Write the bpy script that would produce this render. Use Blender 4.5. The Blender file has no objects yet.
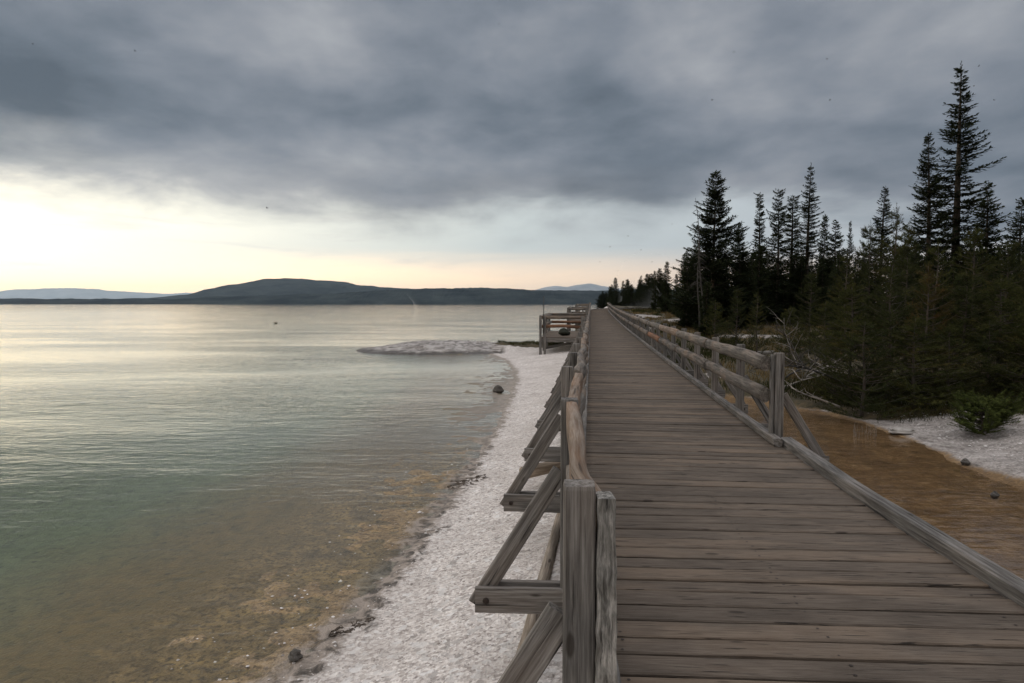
import bpy, math, random
import numpy as np
from mathutils import Vector as V, Matrix

R = math.radians
random.seed(7)
S = bpy.context.scene
C = S.collection
F = 683.0
CAM_Z = 1.65
ZW = -0.95                       # lake level
TH = math.atan(37.5 / F)

def ray(px, py):
    xc, yc = (px - 512) / F, (341.5 - py) / F
    return V((xc, math.cos(TH) + yc * math.sin(TH), -math.sin(TH) + yc * math.cos(TH)))
def at_z(px, py, z):
    d = ray(px, py); t = (z - CAM_Z) / d.z
    return V((d.x * t, d.y * t, z))
def at_y(px, py, y):
    d = ray(px, py); t = y / d.y
    return V((d.x * t, y, CAM_Z + d.z * t))

# ------------------------------------------------------------------ noise
def _hash(ix, iy, seed):
    h = (ix.astype(np.int64) * 374761393 + iy.astype(np.int64) * 668265263 + seed * 982451653) & 0x7fffffff
    h = ((h ^ (h >> 13)) * 1274126177) & 0x7fffffff
    return ((h ^ (h >> 16)) & 0xffff) / 65535.0
def vnoise(x, y, seed=0):
    x = np.asarray(x, float); y = np.asarray(y, float)
    ix, iy = np.floor(x), np.floor(y); fx, fy = x - ix, y - iy
    fx = fx * fx * (3 - 2 * fx); fy = fy * fy * (3 - 2 * fy)
    a, b = _hash(ix, iy, seed), _hash(ix + 1, iy, seed)
    c, d = _hash(ix, iy + 1, seed), _hash(ix + 1, iy + 1, seed)
    return (a + (b - a) * fx) * (1 - fy) + (c + (d - c) * fx) * fy
def fbm(x, y, seed=0, oct=4):
    v = 0; amp = .5; f = 1
    for k in range(oct):
        v = v + amp * (vnoise(np.asarray(x) * f, np.asarray(y) * f, seed + k * 17) - .5) * 2; amp *= .5; f *= 2.03
    return v
def sst(a, b, x):
    t = np.clip((x - a) / (b - a), 0, 1); return t * t * (3 - 2 * t)

# ------------------------------------------------------------------ node helpers
class NT:
    def __init__(s, tree): s.t = tree; s.n = tree.nodes; s.l = tree.links
    def node(s, typ, **kw):
        n = s.n.new(typ)
        for k, v in kw.items(): setattr(n, k, v)
        return n
    def put(s, sock, v):
        if v is None: return
        if isinstance(v, bpy.types.NodeSocket): s.l.new(v, sock)
        elif isinstance(v, (tuple, list)) and sock.type == 'RGBA' and len(v) == 3: sock.default_value = (*v, 1)
        else: sock.default_value = v
    def math(s, op, a, b=None, c=None, clamp=False):
        n = s.node('ShaderNodeMath', operation=op, use_clamp=clamp)
        for i, v in enumerate((a, b, c)): s.put(n.inputs[i], v)
        return n.outputs[0]
    def vec(s, op, a, b=None, scale=None):
        n = s.node('ShaderNodeVectorMath', operation=op)
        s.put(n.inputs[0], a); s.put(n.inputs[1], b)
        if scale is not None: s.put(n.inputs['Scale'], scale)
        return n.outputs[0]
    def mix(s, f, a, b, typ='RGBA', blend='MIX'):
        n = s.node('ShaderNodeMix', data_type=typ)
        if typ == 'RGBA':
            n.blend_type = blend; s.put(n.inputs[0], f); s.put(n.inputs[6], a); s.put(n.inputs[7], b); return n.outputs[2]
        s.put(n.inputs[0], f); s.put(n.inputs[2], a); s.put(n.inputs[3], b); return n.outputs[0]
    def rng(s, v, a, b, c=0., d=1., smooth=True):
        n = s.node('ShaderNodeMapRange'); n.interpolation_type = 'SMOOTHSTEP' if smooth else 'LINEAR'
        for k, x in zip(('Value', 'From Min', 'From Max', 'To Min', 'To Max'), (v, a, b, c, d)): s.put(n.inputs[k], x)
        return n.outputs[0]
    def noise(s, vec, scale, detail=4, rough=.55, dist=0., out=0):
        n = s.node('ShaderNodeTexNoise')
        s.put(n.inputs['Vector'], vec); s.put(n.inputs['Scale'], scale); s.put(n.inputs['Detail'], detail)
        s.put(n.inputs['Roughness'], rough); s.put(n.inputs['Distortion'], dist)
        return n.outputs[out]
    def voro(s, vec, scale, out='Color', feature='F1'):
        n = s.node('ShaderNodeTexVoronoi', feature=feature); s.put(n.inputs['Vector'], vec); s.put(n.inputs['Scale'], scale)
        return n.outputs[out]
    def ramp(s, f, stops):
        n = s.node('ShaderNodeValToRGB'); cr = n.color_ramp
        while len(cr.elements) < len(stops): cr.elements.new(.5)
        for e, (p, c) in zip(cr.elements, stops): e.position = p; e.color = (*c, 1)
        s.put(n.inputs[0], f); return n.outputs[0]
    def mapping(s, vec, scale=(1, 1, 1), loc=(0, 0, 0)):
        n = s.node('ShaderNodeMapping'); s.put(n.inputs[0], vec); n.inputs['Scale'].default_value = scale
        n.inputs['Location'].default_value = loc; return n.outputs[0]
    def attr(s, name, out='Fac'):
        n = s.node('ShaderNodeAttribute', attribute_name=name); return n.outputs[out]
    def bump(s, h, strength, dist=.01, normal=None):
        n = s.node('ShaderNodeBump'); s.put(n.inputs['Height'], h); n.inputs['Strength'].default_value = strength
        n.inputs['Distance'].default_value = dist; s.put(n.inputs['Normal'], normal); return n.outputs[0]

def new_mat(name):
    m = bpy.data.materials.new(name); m.use_nodes = True; m.node_tree.nodes.clear()
    t = NT(m.node_tree); out = t.node('ShaderNodeOutputMaterial'); return m, t, out
def principled(t, out, color, rough=.8, normal=None, spec=.3):
    b = t.node('ShaderNodeBsdfPrincipled'); t.put(b.inputs['Base Color'], color); t.put(b.inputs['Roughness'], rough)
    b.inputs['Specular IOR Level'].default_value = spec; t.put(b.inputs['Normal'], normal)
    t.l.new(b.outputs[0], out.inputs[0]); return b

# ------------------------------------------------------------------ materials
def wood(name, dark, mid, light, warm=(.24, .12, .055), warm_amt=.25, across=34, bump=.6, crack=.5, along=1.9, vary=1):
    m, t, out = new_mat(name)
    g = t.attr('gc', 'Vector'); tone = t.attr('tone')
    g1 = t.noise(t.mapping(g, (along, across, across)), 1., 7, .68, .3)
    g2 = t.noise(t.mapping(g, (3.2, across * 3.2, across * 3.2)), 1., 3, .6)
    big = t.noise(t.mapping(g, (1.4, 3.5, 3.5)), 1., 3, .55)
    col = t.ramp(t.math('ADD', t.math('MULTIPLY', g1, .72), t.math('MULTIPLY', g2, .28)),
                 [(.36, dark), (.5, mid), (.63, light)])
    wf = t.math('MULTIPLY', t.rng(t.math('ADD', big, t.math('MULTIPLY', tone, .45)), .62, .98), warm_amt)
    col = t.mix(wf, col, warm)
    val = t.math('ADD', .62, t.math('MULTIPLY', tone, .72))
    hv = t.node('ShaderNodeHueSaturation'); t.put(hv.inputs['Value'], t.math('MULTIPLY_ADD', t.math('SUBTRACT', val, 1.), vary, 1.) if vary != 1 else val); t.put(hv.inputs['Color'], col)
    col = t.mix(t.rng(big, .35, .68, .72, 1.1), (0, 0, 0), hv.outputs[0])
    cr = t.rng(t.noise(t.mapping(g, (along * .7, across * .8, across * .8), (3.1, 1.7, 9.2)), 1., 3, .5, .2), .63, .70)
    kn = t.rng(t.voro(t.mapping(g, (2.2, 7, 7)), 1., 'Distance'), .07, .13, 1., 0.)
    col = t.mix(t.math('MULTIPLY', cr, crack), col, (.012, .010, .009))
    col = t.mix(t.math('MULTIPLY', kn, .75), col, (.022, .016, .012))
    h = t.math('SUBTRACT', t.math('ADD', g1, t.math('MULTIPLY', g2, .5)), t.math('MULTIPLY', cr, 1.2))
    principled(t, out, col, .82, t.bump(h, bump, .006), .22)
    return m

M = {}
M['deck'] = wood('deck_wood', (.082, .062, .048), (.122, .096, .076), (.160, .131, .106), (.135, .092, .060), .35, 80, .8, .8, 5.5, .6)
M['post'] = wood('post_wood', (.05, .045, .041), (.145, .134, .125), (.265, .25, .236), (.15, .105, .075), .25, 40, 1., .7)
M['rail'] = wood('rail_wood', (.05, .044, .038), (.13, .114, .10), (.23, .204, .18), (.22, .14, .085), .45, 30, .8, .6)
M['rail_warm'] = wood('fresh_split_wood', (.13, .075, .042), (.185, .14, .108), (.31, .26, .215), (.25, .14, .08), .3, 34, .9, .6)
M['rail_rust'] = wood('reddish_wood', (.09, .05, .032), (.18, .095, .058), (.26, .165, .115), (.22, .09, .04), .4, 28, .6, .4)
M['bleached'] = wood('splintered_wood', (.05, .045, .04), (.2, .19, .175), (.46, .43, .40), (.2, .16, .12), .1, 60, 1., .9, 9.)
M['log'] = wood('driftwood', (.11, .09, .07), (.25, .21, .17), (.40, .35, .30), (.3, .2, .12), .3, 26, .6, .5)
M['twig'] = wood('dead_twig', (.10, .09, .08), (.24, .22, .20), (.38, .36, .33), (.2, .13, .09), .2, 30, .3, .2)
M['bark'] = wood('bark', (.025, .02, .016), (.06, .05, .042), (.11, .095, .08), (.09, .05, .03), .3, 20, .8, .5)
M['snag'] = wood('snag_wood', (.025, .022, .02), (.055, .05, .045), (.10, .092, .084), (.06, .035, .02), .2, 20, .5, .4)

def flat(name, c1, c2, scale=30, rough=.7, spec=.3, bump=.3):
    m, t, out = new_mat(name); o = t.node('ShaderNodeTexCoord').outputs['Object']
    n = t.noise(o, scale, 4); principled(t, out, t.mix(n, c1, c2), rough, t.bump(n, bump, .01), spec); return m
M['bolt'] = flat('rusty_bolt', (.012, .009, .008), (.04, .025, .018), 90, .6)
M['dark'] = flat('dark_canvas', (.012, .014, .010), (.03, .032, .022), 12, .9)
M['insect'] = flat('insect_black', (.01, .01, .01), (.025, .022, .02), 300, .6)
M['duck'] = flat('duck_feather', (.03, .025, .02), (.08, .065, .05), 25, .8)
M['rock'] = flat('shore_rock', (.022, .019, .016), (.10, .088, .078), 14, .75, .4, .9)
M['palerock'] = flat('pale_rock', (.17, .155, .14), (.42, .39, .365), 12, .85, .2, .8)
M['pole'] = flat('pole_metal', (.03, .03, .032), (.06, .06, .06), 40, .5)

def needles(name, a, b, brown=(.10, .05, .025), bamt=.1):
    m, t, out = new_mat(name); tone = t.attr('tone')
    c = t.mix(tone, a, b)
    o = t.node('ShaderNodeTexCoord').outputs['Object']
    n = t.rng(t.noise(o, 1.7, 3), .52, .75)
    c = t.mix(t.math('MULTIPLY', n, bamt), c, brown)
    d = t.node('ShaderNodeBsdfDiffuse'); t.put(d.inputs[0], c)
    tr = t.node('ShaderNodeBsdfTranslucent'); t.put(tr.inputs[0], c)
    mx = t.node('ShaderNodeMixShader'); mx.inputs[0].default_value = .15
    t.l.new(d.outputs[0], mx.inputs[1]); t.l.new(tr.outputs[0], mx.inputs[2]); t.l.new(mx.outputs[0], out.inputs[0]); return m
M['spruce'] = needles('spruce_needles', (.020, .027, .014), (.044, .054, .025))
M['spruce_dk'] = needles('fir_needles', (.016, .022, .013), (.036, .044, .022))
M['pine_dk'] = needles('dark_pine_needles', (.018, .023, .010), (.045, .05, .02), (.1, .06, .025), .2)
M['pine'] = needles('pine_needles', (.020, .025, .010), (.064, .066, .023), (.16, .085, .03), .25)
M['pine_rust'] = needles('browning_pine_needles', (.035, .03, .013), (.085, .065, .026), (.15, .062, .022), .65)
M['shrub'] = needles('shrub_needles', (.035, .048, .016), (.095, .11, .034))
M['grass'] = needles('dry_grass', (.09, .065, .03), (.2, .145, .07), (.12, .06, .03), .4)
M['brush'] = needles('low_brush', (.020, .025, .010), (.055, .056, .022), (.11, .06, .028), .5)

# ground -------------------------------------------------------------
def ground_mat():
    m, t, out = new_mat('shore_ground')
    P = t.node('ShaderNodeNewGeometry').outputs['Position']
    sh = t.attr('shore'); pool = t.attr('pool'); forest = t.attr('forest'); spit = t.attr('spit'); sx = t.attr('sinter')
    # white sinter gravel
    v1 = t.voro(P, 46.); v2 = t.voro(P, 19.); sep1 = t.node('ShaderNodeSeparateColor'); t.put(sep1.inputs[0], v1)
    sep2 = t.node('ShaderNodeSeparateColor'); t.put(sep2.inputs[0], v2)
    d1 = t.voro(P, 46., 'Distance'); d2 = t.voro(P, 19., 'Distance')
    nb = t.noise(P, 1.1, 4); nf = t.noise(P, 9., 5, .65)
    gv = t.math('ADD', t.math('MULTIPLY', sep1.outputs[0], .55), t.math('MULTIPLY', nf, .45))
    grav = t.ramp(gv, [(.12, (.17, .147, .135)), (.38, (.43, .385, .36)), (.62, (.60, .55, .52)), (.9, (.80, .76, .73))])
    big = t.rng(sep2.outputs[1], .80, .86)
    bigc = t.ramp(sep2.outputs[0], [(.0, (.2, .18, .165)), (.4, (.48, .45, .43)), (1., (.72, .70, .69))])
    grav = t.mix(t.math('MULTIPLY', big, .8), grav, bigc)
    grav = t.mix(t.rng(nb, .35, .7, 0, .45), grav, (.33, .29, .265)); grav = t.mix(t.rng(t.noise(P, 3.2, 5, .65, .8), .55, .68, 0, .45), grav, (.24, .21, .195))
    # wet algae mats
    n1 = t.noise(P, 2.2, 6, .62, .6); n2 = t.noise(P, 6.5, 6, .65, .8); n3 = t.noise(P, 22., 5, .65); nw = t.noise(P, 1.3, 4, .6, .4)
    mat = t.ramp(t.math('ADD', t.math('MULTIPLY', n1, .30), t.math('ADD', t.math('MULTIPLY', n2, .45), t.math('MULTIPLY', n3, .25))),
                 [(.30, (.05, .036, .024)), (.42, (.155, .108, .06)), (.50, (.24, .168, .09)), (.57, (.33, .225, .105)), (.65, (.40, .32, .24)), (.76, (.52, .46, .40))])
    mat = t.mix(t.rng(n3, .46, .62, 0, .8), mat, (.05, .038, .027)); mat = t.mix(t.rng(n3, .40, .30, 0, .5), mat, (.36, .30, .23))
    fleck = t.math('MULTIPLY', t.rng(sep2.outputs[2], .90, .93), t.rng(d2, .017, .010))
    mat = t.mix(t.math('MULTIPLY', fleck, .65), mat, bigc)
    # lake bed
    bed = t.mix(t.rng(t.math('ADD', sh, t.math('MULTIPLY', t.math('SUBTRACT', nw, .5), 1.6)), -4.4, -2.0), (.165, .186, .110), (.20, .143, .07))
    bed = t.mix(t.rng(n2, .38, .68, .0, .5), bed, (.055, .052, .036))
    bed = t.mix(t.rng(t.noise(P, 3.4, 5, .7), .60, .72, 0, .6), bed, (.065, .068, .05))
    dsp = t.math('MULTIPLY', t.rng(t.voro(P, 5.5, 'Distance'), .10, .20, 1., 0.), t.rng(n2, .45, .55))
    bed = t.mix(t.math('MULTIPLY', dsp, .75), bed, (.028, .028, .022))
    shn = t.math('ADD', sh, t.math('MULTIPLY', t.math('SUBTRACT', n1, .5), 1.5))
    low = t.mix(t.rng(shn, -2.0, -1.0), bed, mat)
    # dark wet rim then gravel
    shr = t.math('ADD', sh, t.math('ADD', t.math('MULTIPLY', t.math('SUBTRACT', n2, .5), .55), t.math('MULTIPLY', t.math('SUBTRACT', n1, .5), .55)))
    rim = t.mix(t.rng(n2, .36, .58), (.05, .042, .036), (.27, .225, .19))
    py_ = t.node('ShaderNodeSeparateXYZ'); t.put(py_.inputs[0], P); cove = t.rng(py_.outputs[1], 10.5, 15.5)
    sand = t.mix(n2, (.15, .125, .10), (.26, .22, .18))
    low = t.mix(cove, low, t.mix(t.rng(shn, -1.6, -.5), bed, sand))
    rim = t.mix(cove, rim, t.mix(t.rng(n2, .42, .62), (.19, .16, .135), (.30, .26, .22)))
    low = t.mix(t.rng(shr, -.28, -.05), low, rim)
    left = t.mix(t.rng(shr, .02, .20), low, grav)
    # spit: crusted sinter
    sp = t.ramp(t.math('ADD', t.math('MULTIPLY', t.noise(t.mapping(P, (1, 1, 6)), 1.5, 6, .7, .7), .75), t.math('MULTIPLY', n3, .25)), [(.38, (.04, .033, .028)), (.46, (.16, .135, .118)), (.52, (.33, .30, .28)), (.66, (.50, .465, .44))])
    pz = t.node('ShaderNodeSeparateXYZ'); t.put(pz.inputs[0], P)
    stain = t.rng(t.math('ADD', pz.outputs[2], t.math('MULTIPLY', t.math('SUBTRACT', n1, .5), .35)), ZW + .07, ZW + .17, 1., 0.)
    sp = t.mix(t.math('MULTIPLY', stain, .85), sp, (.035, .028, .023))
    crk = t.rng(t.noise(t.mapping(P, (.7, 1.6, 2)), 1.3, 5, .6, 1.2), .57, .66)
    sp = t.mix(t.math('MULTIPLY', crk, .8), sp, (.06, .048, .036))
    left = t.mix(t.rng(spit, .15, .5), left, sp)
    # right side
    mud = t.ramp(t.math('ADD', t.math('MULTIPLY', n1, .5), t.math('MULTIPLY', n2, .5)),
                 [(.3, (.06, .040, .022)), (.48, (.15, .094, .047)), (.6, (.23, .15, .078)), (.75, (.35, .275, .19))])
    mud = t.mix(t.rng(n3, .5, .72, 0, .5), mud, (.07, .045, .03))
    ff = t.ramp(t.math('ADD', t.math('MULTIPLY', n1, .5), t.math('MULTIPLY', n2, .5)),
                [(.3, (.02, .018, .012)), (.48, (.05, .042, .024)), (.6, (.095, .07, .038)), (.8, (.16, .12, .07))])
    pooln = t.rng(t.math('ADD', pool, t.math('MULTIPLY', t.math('SUBTRACT', n2, .5), .5)), .35, .65)
    forn = t.rng(t.math('ADD', forest, t.math('MULTIPLY', t.math('SUBTRACT', n1, .5), .7)), .38, .62)
    sinn = t.rng(t.math('ADD', sx, t.math('MULTIPLY', t.math('SUBTRACT', n1, .5), .9)), .48, .62)
    litter_shade = t.mix(t.rng(n2, .38, .62), (.06, .05, .042), (.23, .205, .19)); gr2 = t.mix(t.rng(t.math('ADD', t.math('MULTIPLY', n3, .5), t.math('MULTIPLY', n1, .5)), .36, .62, .35, .85), grav, litter_shade)  # needle litter plus the trees' shade mixed into the bank gravel colour
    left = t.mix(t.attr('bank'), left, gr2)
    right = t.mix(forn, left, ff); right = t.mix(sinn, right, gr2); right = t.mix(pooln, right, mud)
    wet = t.rng(shr, -.1, .12, .25, .9)
    hb = t.math('ADD', t.math('MULTIPLY', d1, .6), t.math('MULTIPLY', d2, .7))
    hb = t.math('ADD', hb, t.math('MULTIPLY', n3, .8))
    principled(t, out, right, t.rng(shr, -.15, .15, .45, .95), t.bump(hb, .75, .014), .25)
    return m
M['ground'] = ground_mat()
def pebble_mat():
    m, t, out = new_mat('sinter_pebbles'); tone = t.attr('tone')
    P = t.node('ShaderNodeNewGeometry').outputs['Position']; n = t.noise(P, 60, 4)
    c = t.ramp(tone, [(0, (.07, .06, .055)), (.18, (.24, .21, .19)), (.5, (.46, .42, .40)), (1, (.74, .71, .69))])
    principled(t, out, t.mix(t.rng(n, .35, .7, 0, .4), c, (.25, .22, .2)), .9, t.bump(n, .4, .004), .2); return m
M['pebble'] = pebble_mat()

def water_mat(name, tint, amp, sc):
    m, t, out = new_mat(name)
    P = t.node('ShaderNodeNewGeometry').outputs['Position']
    a = t.noise(t.mapping(P, (.55, 1.5, 1)), 1.0 * sc, 3, .5, .5)
    b = t.noise(t.mapping(P, (1.4, 3.4, 1)), 1.6 * sc, 4, .55, .4)
    c = t.noise(t.mapping(P, (.10, .28, 1)), 1.0 * sc, 3, .5, .3)
    w = t.rng(t.noise(t.mapping(P, (.06, .16, 1), (4, 2, 0)), sc, 3, .5), .36, .66, .35, 1.)
    h = t.math('ADD', t.math('MULTIPLY', c, 1.9), t.math('MULTIPLY', w, t.math('ADD', a, t.math('MULTIPLY', b, .85))))
    nrm = t.bump(h, 1., amp)
    fr = t.node('ShaderNodeFresnel'); fr.inputs[0].default_value = 1.333; t.put(fr.inputs[1], nrm)
    gl = t.node('ShaderNodeBsdfGlossy'); gl.inputs['Roughness'].default_value = .045; t.put(gl.inputs['Normal'], nrm)
    gl.inputs[0].default_value = (1, 1, 1, 1)
    tr = t.node('ShaderNodeBsdfTransparent'); tr.inputs[0].default_value = (*tint, 1)
    mx = t.node('ShaderNodeMixShader'); t.put(mx.inputs[0], fr.outputs[0])
    t.l.new(tr.outputs[0], mx.inputs[1]); t.l.new(gl.outputs[0], mx.inputs[2]); t.l.new(mx.outputs[0], out.inputs[0]); return m
M['lake'] = water_mat('lake_water', (.94, .96, .90), .024, 1.)
M['poolw'] = water_mat('runoff_water', (.93, .9, .85), .014, 1.6)

def hill_mat(name, a, b, sc):
    m, t, out = new_mat(name); o = t.node('ShaderNodeTexCoord').outputs['Object']
    n = t.noise(t.mapping(o, (1, 1, 2.5)), sc, 8, .7); n2 = t.noise(o, sc * 30, 3)
    c = t.mix(t.rng(t.math('ADD', t.math('MULTIPLY', n, .7), t.math('MULTIPLY', n2, .3)), .38, .66), a, b)
    principled(t, out, c, 1., None, 0.); return m
M['forest_far'] = hill_mat('far_forest', (.008, .013, .018), (.045, .055, .056), .003)
M['mountain'] = hill_mat('far_mountain', (.20, .22, .24), (.42, .43, .44), .0006)

# ------------------------------------------------------------------ mesh builder
class MB:
    def __init__(s): s.v = []; s.f = []; s.g = []; s.tn = []; s.sm = []; s.mi = []
    def sweep(s, pts, prof, up=(0, 0, 1), scale=None, tone=.5, smooth=False, jit=0., rng=random, cap=True, mi=0, goff=None):
        pts = [V(p) for p in pts]; n = len(pts); k = len(prof); up = V(up)
        goff = goff or V((rng.uniform(0, 50), rng.uniform(0, 50), rng.uniform(0, 50)))
        b0 = len(s.v); L = 0
        for i, p in enumerate(pts):
            d = (pts[min(i + 1, n - 1)] - pts[max(i - 1, 0)]).normalized()
            side = d.cross(up)
            if side.length < 1e-5: side = d.cross(V((0, 1, 0)))
            side.normalize(); u = side.cross(d)
            if i: L += (p - pts[i - 1]).length
            sc = 1 if scale is None else scale[i]
            for (a, b) in prof:
                ja, jb = (rng.uniform(-jit, jit), rng.uniform(-jit, jit)) if jit else (0, 0)
                s.v.append(p + side * (a * sc + ja) + u * (b * sc + jb))
                s.g.append((L + goff.x, a + goff.y, b + goff.z)); s.tn.append(tone)
        for i in range(n - 1):
            for j in range(k):
                a = b0 + i * k + j; b = b0 + i * k + (j + 1) % k
                s.f.append((a, b, b + k, a + k)); s.sm.append(smooth); s.mi.append(mi)
        if cap and k > 2:
            s.f.append(tuple(b0 + j for j in range(k))[::-1]); s.sm.append(False); s.mi.append(mi)
            s.f.append(tuple(b0 + (n - 1) * k + j for j in range(k))); s.sm.append(False); s.mi.append(mi)
        return s
    def poly(s, pts, tone=.5, smooth=False, mi=0):
        b = len(s.v); s.v += [V(p) for p in pts]; s.g += [tuple(p) for p in pts]; s.tn += [tone] * len(pts)
        s.f.append(tuple(range(b, b + len(pts)))); s.sm.append(smooth); s.mi.append(mi)
    def blob(s, c, r, seed=0, tone=.5, nu=10, nv=7, rough=.2, smooth=True):
        c = V(c); b0 = len(s.v)
        rn = random.Random(seed)
        ph = [rn.uniform(0, 6.28) for _ in range(6)]
        for i in range(nv + 1):
            th = math.pi * i / nv
            for j in range(nu):
                a = 2 * math.pi * j / nu
                d = V((math.sin(th) * math.cos(a), math.sin(th) * math.sin(a), math.cos(th)))
                k = 1 + rough * (.5 * math.sin(3 * d.x + ph[0]) + .5 * math.sin(4 * d.y + ph[1]) + .4 * math.sin(5 * d.z + ph[2]) + .3 * math.sin(9 * d.x + 7 * d.y + ph[3]))
                s.v.append(c + V((d.x * r[0] * k, d.y * r[1] * k, d.z * r[2] * k))); s.g.append(tuple(s.v[-1])); s.tn.append(tone)
        for i in range(nv):
            for j in range(nu):
                a = b0 + i * nu + j; b = b0 + i * nu + (j + 1) % nu
                s.f.append((a, a + nu, b + nu, b)); s.sm.append(smooth); s.mi.append(0)
    def build(s, name, mats, parent=None):
        if not isinstance(mats, (list, tuple)): mats = [mats]
        me = bpy.data.meshes.new(name); me.from_pydata([tuple(v) for v in s.v], [], s.f)
        a = me.attributes.new('gc', 'FLOAT_VECTOR', 'POINT'); a.data.foreach_set('vector', np.array(s.g, np.float32).ravel())
        a = me.attributes.new('tone', 'FLOAT', 'POINT'); a.data.foreach_set('value', np.array(s.tn, np.float32))
        for m in mats: me.materials.append(m)
        me.polygons.foreach_set('use_smooth', s.sm); me.polygons.foreach_set('material_index', s.mi); me.update()
        o = bpy.data.objects.new(name, me); C.objects.link(o)
        if parent:
            o.parent = parent
            o.matrix_parent_inverse = Matrix.Identity(4)
            if parent.type == 'EMPTY' and (parent.location.length > 0):
                for v in me.vertices: v.co = v.co - parent.location
        return o

def rect(w, h, c=.006):
    a, b = w / 2, h / 2
    return [(-a + c, -b), (a - c, -b), (a, -b + c), (a, b - c), (a - c, b), (-a + c, b), (-a, b - c), (-a, -b + c)]
def circ(r, n=12, sy=1.): return [(r * math.cos(2 * math.pi * i / n), r * sy * math.sin(2 * math.pi * i / n)) for i in range(n)]
def grooved(w, h, n=14, dep=.0025, seed=1):
    rn = random.Random(seed); a, b = w / 2, h / 2; P = []
    cs = [(-a, -b), (a, -b), (a, b), (-a, b)]; nr = [(0, 1), (-1, 0), (0, -1), (1, 0)]
    for q in range(4):
        p, r = cs[q], cs[(q + 1) % 4]
        for i in range(n):
            t = i / n; k = .006 if i == 0 else rn.uniform(0, dep)
            x, y = p[0] + (r[0] - p[0]) * t, p[1] + (r[1] - p[1]) * t
            if i == 0: x -= math.copysign(k, p[0]) ; y -= math.copysign(k, p[1])
            else: x += nr[q][0] * k; y += nr[q][1] * k
            P.append((x, y))
    return P

def tag(o, label=None, cat=None, group=None, kind=None):
    if label: o['label'] = label
    if cat: o['category'] = cat
    if group: o['group'] = group
    if kind: o['kind'] = kind
    return o
def thing(name, label, cat, loc=(0, 0, 0), group=None):
    o = bpy.data.objects.new(name, None); C.objects.link(o); o.location = loc; o.empty_display_size = .2
    return tag(o, label, cat, group)
def dup(root, loc, rz, sc, label=None, group=None, tilt=(0, 0)):
    r = root.copy(); C.objects.link(r); r.location = loc; r.rotation_euler = (tilt[0], tilt[1], rz); r.scale = sc
    if label: r['label'] = label
    if group: r['group'] = group
    for ch in list(root.children):
        c = ch.copy(); C.objects.link(c); c.parent = r
    return r

# ------------------------------------------------------------------ boardwalk line
HALF = 1.19
DS = .05
def heading(s):
    h = .055 + (.115 - .055) * float(sst(6.2, 9.2, s))
    return h + 1.15 * float(sst(88, 112, s))
_line = []
_x, _y = .515 - .055 * 6 + HALF - .055 * 2.0, -2.0
for i in range(int(128 / DS)):
    s_ = i * DS; a_ = heading(s_)
    _line.append((_x, _y, a_)); _x += math.sin(a_) * DS; _y += math.cos(a_) * DS
_line = np.array(_line)
def deck_z(y, s=None): return 0.00015 * max(0, y - 15) ** 2 if y < 98 else 0.00015 * 83 ** 2
def walk(s, off=0., z=0.):
    k = min(max(s / DS, 0), len(_line) - 2); i = int(k); f = k - i
    x, y, a = _line[i] * (1 - f) + _line[i + 1] * f
    return V((x + off * math.cos(a), y - off * math.sin(a), deck_z(y) + z)), a
def s_at_y(y): return float(np.interp(y, _line[:, 1], np.arange(len(_line)) * DS))
_ys = np.linspace(-2, 95, 400)
_ci = [min(int(s_at_y(y) / DS), len(_line) - 1) for y in _ys]
_cx = _line[_ci, 0]
def cx_at(y):
    y = np.asarray(y, float)
    return np.where(y < -2, _cx[0] + (y + 2) * .055, np.where(y > 95, _cx[-1] + (y - 95) * .13, np.interp(y, _ys, _cx)))

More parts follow.
